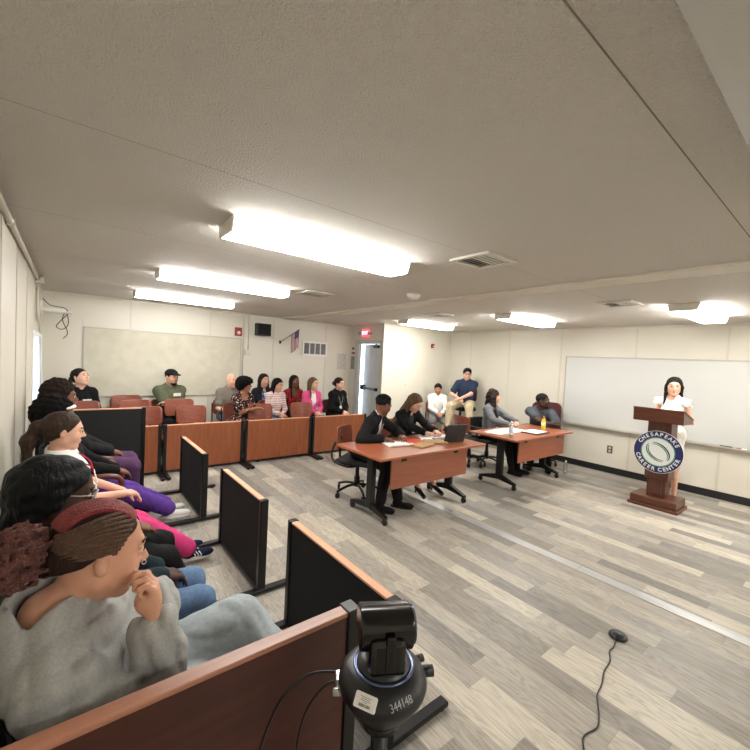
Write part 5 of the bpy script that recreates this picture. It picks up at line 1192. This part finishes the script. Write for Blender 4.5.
def swoosh(a, b_, rot, t0, t1, w0, m, name):
    t2 = bmesh.new(); n = 28; out, inn = [], []
    for i in range(n+1):
        q = t0+(t1-t0)*i/n; th = rad(q); wd = w0*(math.sin(PI*i/n)**.5 if 0 < i < n else 0)+.0008
        p = Vector((a*math.cos(th), b_*math.sin(th))); d = p.normalized(); out.append(p+d*wd/2); inn.append(p-d*wd/2)
    P = out+inn[::-1]; R2 = Matrix.Rotation(rad(rot), 2); P = [R2 @ p for p in P]
    fs = []
    A_ = [t2.verts.new((p.x, p.y, .012)) for p in P]; B_ = [t2.verts.new((p.x, p.y, .0142)) for p in P]; N_ = len(P)
    for i in range(n):
        t2.faces.new((B_[i], B_[i+1], B_[N_-2-i], B_[N_-1-i]))
    for i in range(N_): t2.faces.new((A_[i], A_[(i+1) % N_], B_[(i+1) % N_], B_[i]))
    bmesh.ops.recalc_face_normals(t2, faces=list(t2.faces))
    bm = bmesh.new(); merge(bm, t2, 0, MX); obj(name, bm, m, sg)
DK = mat('sign_dark', (26, 34, 60), .4)
swoosh(.130, .092, -38, -10, 150, .013, DK, 'emblem_swoosh'); swoosh(.112, .074, -38, -5, 160, .009, GRN, 'emblem_swoosh')
swoosh(.130, .092, -38, 170, 330, .013, GRN, 'emblem_swoosh'); swoosh(.112, .074, -38, 175, 340, .009, DK, 'emblem_swoosh')
# speaker at the podium
DR = fab('dress_white', (224, 221, 214), bump=.1)
b, I = person('woman with long dark hair in white ruffle-sleeved dress standing behind the podium', 6.08, 1.52, rad(178), s=.965, stand=True, lean=0, hd=(18, 6, 0), hands={'L': (5.90, 1.36, 1.02), 'R': (5.92, 1.66, 1.06)}, hint={'L': (.8, -.35, -1), 'R': (.8, .35, -1)}, hand_dir={'L': (-.6, .7, .1), 'R': (-.7, -.4, .1)}, feet={'L': (6.03, 1.42, .08), 'R': (6.02, 1.55, .08)}, foot_pitch=8,
    skin='fair', hair=('long', 'dark_hair', (40, 30, 28), .95), top=dict(kind='tshirt', m=DR, off=.012, sleeve='none', name='dress_bodice', neck=.004), bottom=dict(kind='skirt', m=DR, len=.50, off=.006), shoes=dict(m=mat('nude_shoe', (176, 128, 104), .4), heel=True), vox=.007, female=True, girth=.88)
for q, sg_ in (('L', 1), ('R', -1)):
    a_ = I['sh'][q]; bm = bmesh.new(); t2 = bmesh.new(); n, mrows = 40, 5; rows = []
    for j in range(mrows):
        v = j/(mrows-1); row = []
        for i in range(n+1):
            ph = -PI*.62+PI*1.24*i/n          # around the shoulder, front to back over the top
            rr = .058+.036*v; f = 1+.06*v*math.sin(i*1.1)
            p = a_+V(math.sin(ph)*rr*f*.95, sg_*(.000+.045*v+.006*v*math.cos(i*.9)), math.cos(ph)*rr*f*.75-.012-.010*v)
            row.append(t2.verts.new(Vector(p)))
        rows.append(row)
    for j in range(mrows-1):
        for i in range(n): t2.faces.new((rows[j][i], rows[j][i+1], rows[j+1][i+1], rows[j+1][i])).smooth = True
    merge(bm, t2); o = obj('ruffle_sleeve', bm, DR, b); md = o.modifiers.new('s', 'SOLIDIFY'); md.thickness = .004

# ------------------------------------------------------------------ conference camera on its stand
CM = mat('camera_black', (20, 20, 24), .38, spec=.5); CG = mat('camera_gloss', (6, 6, 7), .2); CR = mat('camera_ring', (90, 100, 130), .25, metal=.6)
D_ = .80/.80
t = thing('conference_camera', 'black motorised conference camera on a domed base, closest to the lens', 'camera', (.552, .616, .897), rad(60))
bm = bmesh.new(); add_lathe(bm, [(.040, -.075), (.052, -.060), (.078, -.030), (.094, -.004), (.097, .008), (.094, .020), (.082, .034), (.066, .043)], n=48); obj('base_dome', bm, CM, t)
bm = bmesh.new(); add_lathe(bm, [(.066, .041), (.067, .045), (.063, .047), (.061, .044)], n=48); obj('blue_ring', bm, CR, t)
bm = bmesh.new(); add_lathe(bm, [(.061, .040), (.058, .050), (.040, .060), (.010, .064)], n=40); obj('turntable', bm, CM, t)
bm = bmesh.new(); add_box(bm, -.052, -.040, .046, .030, .040, .128, .014); add_box(bm, -.057, -.014, .062, -.049, .006, .138, .003); obj('yoke', bm, CG, t)
h = sdf_mesh('camera_head', [rc((-.010, -.052, .136), (-.010, .052, .136), .034, k=.004), rc((.024, -.050, .128), (.024, .050, .128), .032, k=.012), rc((-.012, -.050, .106), (-.012, .050, .106), .022, k=.02), pl((0, .058, 0), (0, 1, 0), .004), pl((0, -.058, 0), (0, -1, 0), .004)], .003, CG, t)
bm = bmesh.new(); add_cyl(bm, (.045, 0, .122), (.058, 0, .122), .022, .020, 24); obj('lens', bm, mat('lens_glass', (8, 10, 16), .05), h)
bm = bmesh.new(); add_tube(bm, [(-.004+.036*math.cos(q), -.0585, .130+.036*math.sin(q)) for q in np.linspace(0, 2*PI, 21)[:-1]], .0022, 6, closed=True); obj('head_ring', bm, CR, h)
bm = bmesh.new(); add_cyl(bm, (.02, -.12, .0), (.02, -.09, .0), .012, .012, 16); add_cyl(bm, (.055, -.105, .004), (.045, -.075, .004), .009, .009, 12); obj('side_knob', bm, M_BLACK, t)
bm = bmesh.new(); add_box(bm, .015, .085, -.028, .045, .100, -.004, .002); add_cyl(bm, (-.01, .09, -.006), (-.01, .108, -.006), .006, n=12); add_cyl(bm, (.0, .09, -.020), (.0, .108, -.020), .006, n=12); obj('connector', bm, M_STEEL, t)
# sticker and pencil number on the sloping skirt of the base, facing the photographer
def on_dome(ang, u0):
    """frame on the lower skirt of the dome"""
    c, s_ = math.cos(ang), math.sin(ang); n_ = Vector((c*.83, s_*.83, -.55+u0)).normalized()
    return n_
def skirt_frame(ang, zc, rr, slope):
    rad_ = Vector((math.cos(ang), math.sin(ang), 0)); tan_ = Vector((-math.sin(ang), math.cos(ang), 0)); up_ = (Vector((0, 0, 1))*math.cos(slope)-rad_*math.sin(slope)); nn_ = tan_.cross(up_)
    M4 = Matrix((tan_, up_, nn_)).transposed().to_4x4(); M4.translation = rad_*rr+Vector((0, 0, zc)); return M4
az = math.atan2(-.612, -.556)-rad(60)          # towards the photographer, in camera-local angle
for nm, ang, kind in (('asset_sticker', az-rad(20), 's'), ('handwritten_number', az+rad(26), 't')):
    M4 = skirt_frame(ang, .026, .0905, rad(42))
    if kind == 's':
        bm = bmesh.new(); t2 = bmesh.new(); add_prism(t2, rrect(.046, .026, .003, 4), -.004, .0012); merge(bm, t2, 0, M4); st = obj(nm, bm, M_WHITE, t)
        bm = bmesh.new(); x_ = -.012; g = random.Random(4)
        while x_ < .012:
            w_ = g.choice((.0006, .0010, .0015)); t2 = bmesh.new(); add_box(t2, x_, -.009, .0012, x_+w_, -.004, .0015); merge(bm, t2, 0, M4); x_ += w_+.0008
        for r_i, ln in enumerate((.024, .018, .022, .010)): t2 = bmesh.new(); add_box(t2, -ln/2, .0065-.0028*r_i, .0012, ln/2, .0072-.0028*r_i, .0015); merge(bm, t2, 0, M4)
        obj('printed_bars', bm, M_BLACK, st)
    else:
        obj(nm, text_bm('344148', .020, M4 @ Matrix.Translation((0, 0, .0015)) @ Matrix.Rotation(rad(8), 4, 'Z') @ Matrix.Scale(.85, 4, (1, 0, 0)), .0003), mat('pencil_white', (150, 150, 152), .6), t)
t = thing('camera_stand', 'black tripod stand carrying the conference camera', 'stand', (.552, .616, 0))
bm = bmesh.new(); add_cyl(bm, (0, 0, .30), (0, 0, .82), .022, .018, 20); add_cyl(bm, (0, 0, .55), (0, 0, .60), .032, n=20); add_cyl(bm, (0, 0, .808), (0, 0, .822), .042, n=24); obj('pole', bm, M_BMETAL, t)
for i in range(3):
    a = rad(40+120*i); bm = bmesh.new(); add_tube(bm, [(.02*math.cos(a), .02*math.sin(a), .42), (.17*math.cos(a), .17*math.sin(a), .015)], .012, 8); add_tube(bm, [(.02*math.cos(a), .02*math.sin(a), .30), (.10*math.cos(a), .10*math.sin(a), .20)], .006, 6); l_ = obj('leg', bm, M_BMETAL, t)
    bm = bmesh.new(); add_cyl(bm, (.17*math.cos(a), .17*math.sin(a), 0), (.17*math.cos(a), .17*math.sin(a), .02), .016, n=12); obj('rubber_foot', bm, M_BLACK, l_)
tube_thing('video_cable', 'thick black cable plugged into the left side of the conference camera', 'cable', [(.495, .705, .885), (.44, .75, .87), (.38, .78, .80), (.34, .80, .62), (.36, .82, .30), (.42, .84, .02), (.60, .9, .008)], .0032, M_BLACK)
tube_thing('usb_cable', 'thin black cable hanging below the conference camera base', 'cable', [(.515, .69, .865), (.47, .73, .84), (.43, .76, .72), (.44, .78, .40), (.50, .82, .02), (.66, .86, .008)], .0025, M_BLACK)
# microphone puck and its cord on the floor
t = thing('floor_microphone', 'small round black microphone puck lying on the plank floor', 'microphone', (2.64, .836, 0))
bm = bmesh.new(); add_lathe(bm, [(.045, 0), (.050, .006), (.046, .018), (.030, .026)], n=28); obj('puck_body', bm, M_BLACK, t)
bm = bmesh.new(); add_lathe(bm, [(.028, .025), (.026, .030), (.010, .032)], n=24); obj('mute_ring', bm, mat('puck_grey', (70, 70, 72), .3, metal=.4), t)
tube_thing('microphone_cord', 'thin black cord running from the floor microphone to the bottom of the picture', 'cord', [(2.60, .832, .005), (2.52, .815, .004), (2.46, .815, .004), (2.38, .782, .004), (2.27, .770, .004), (2.17, .742, .004), (2.08, .728, .004), (2.02, .70, .004), (1.96, .672, .004), (1.89, .652, .004), (1.80, .668, .004), (1.74, .645, .004), (1.60, .56, .004), (1.45, .54, .004)], .0035, M_BLACK)
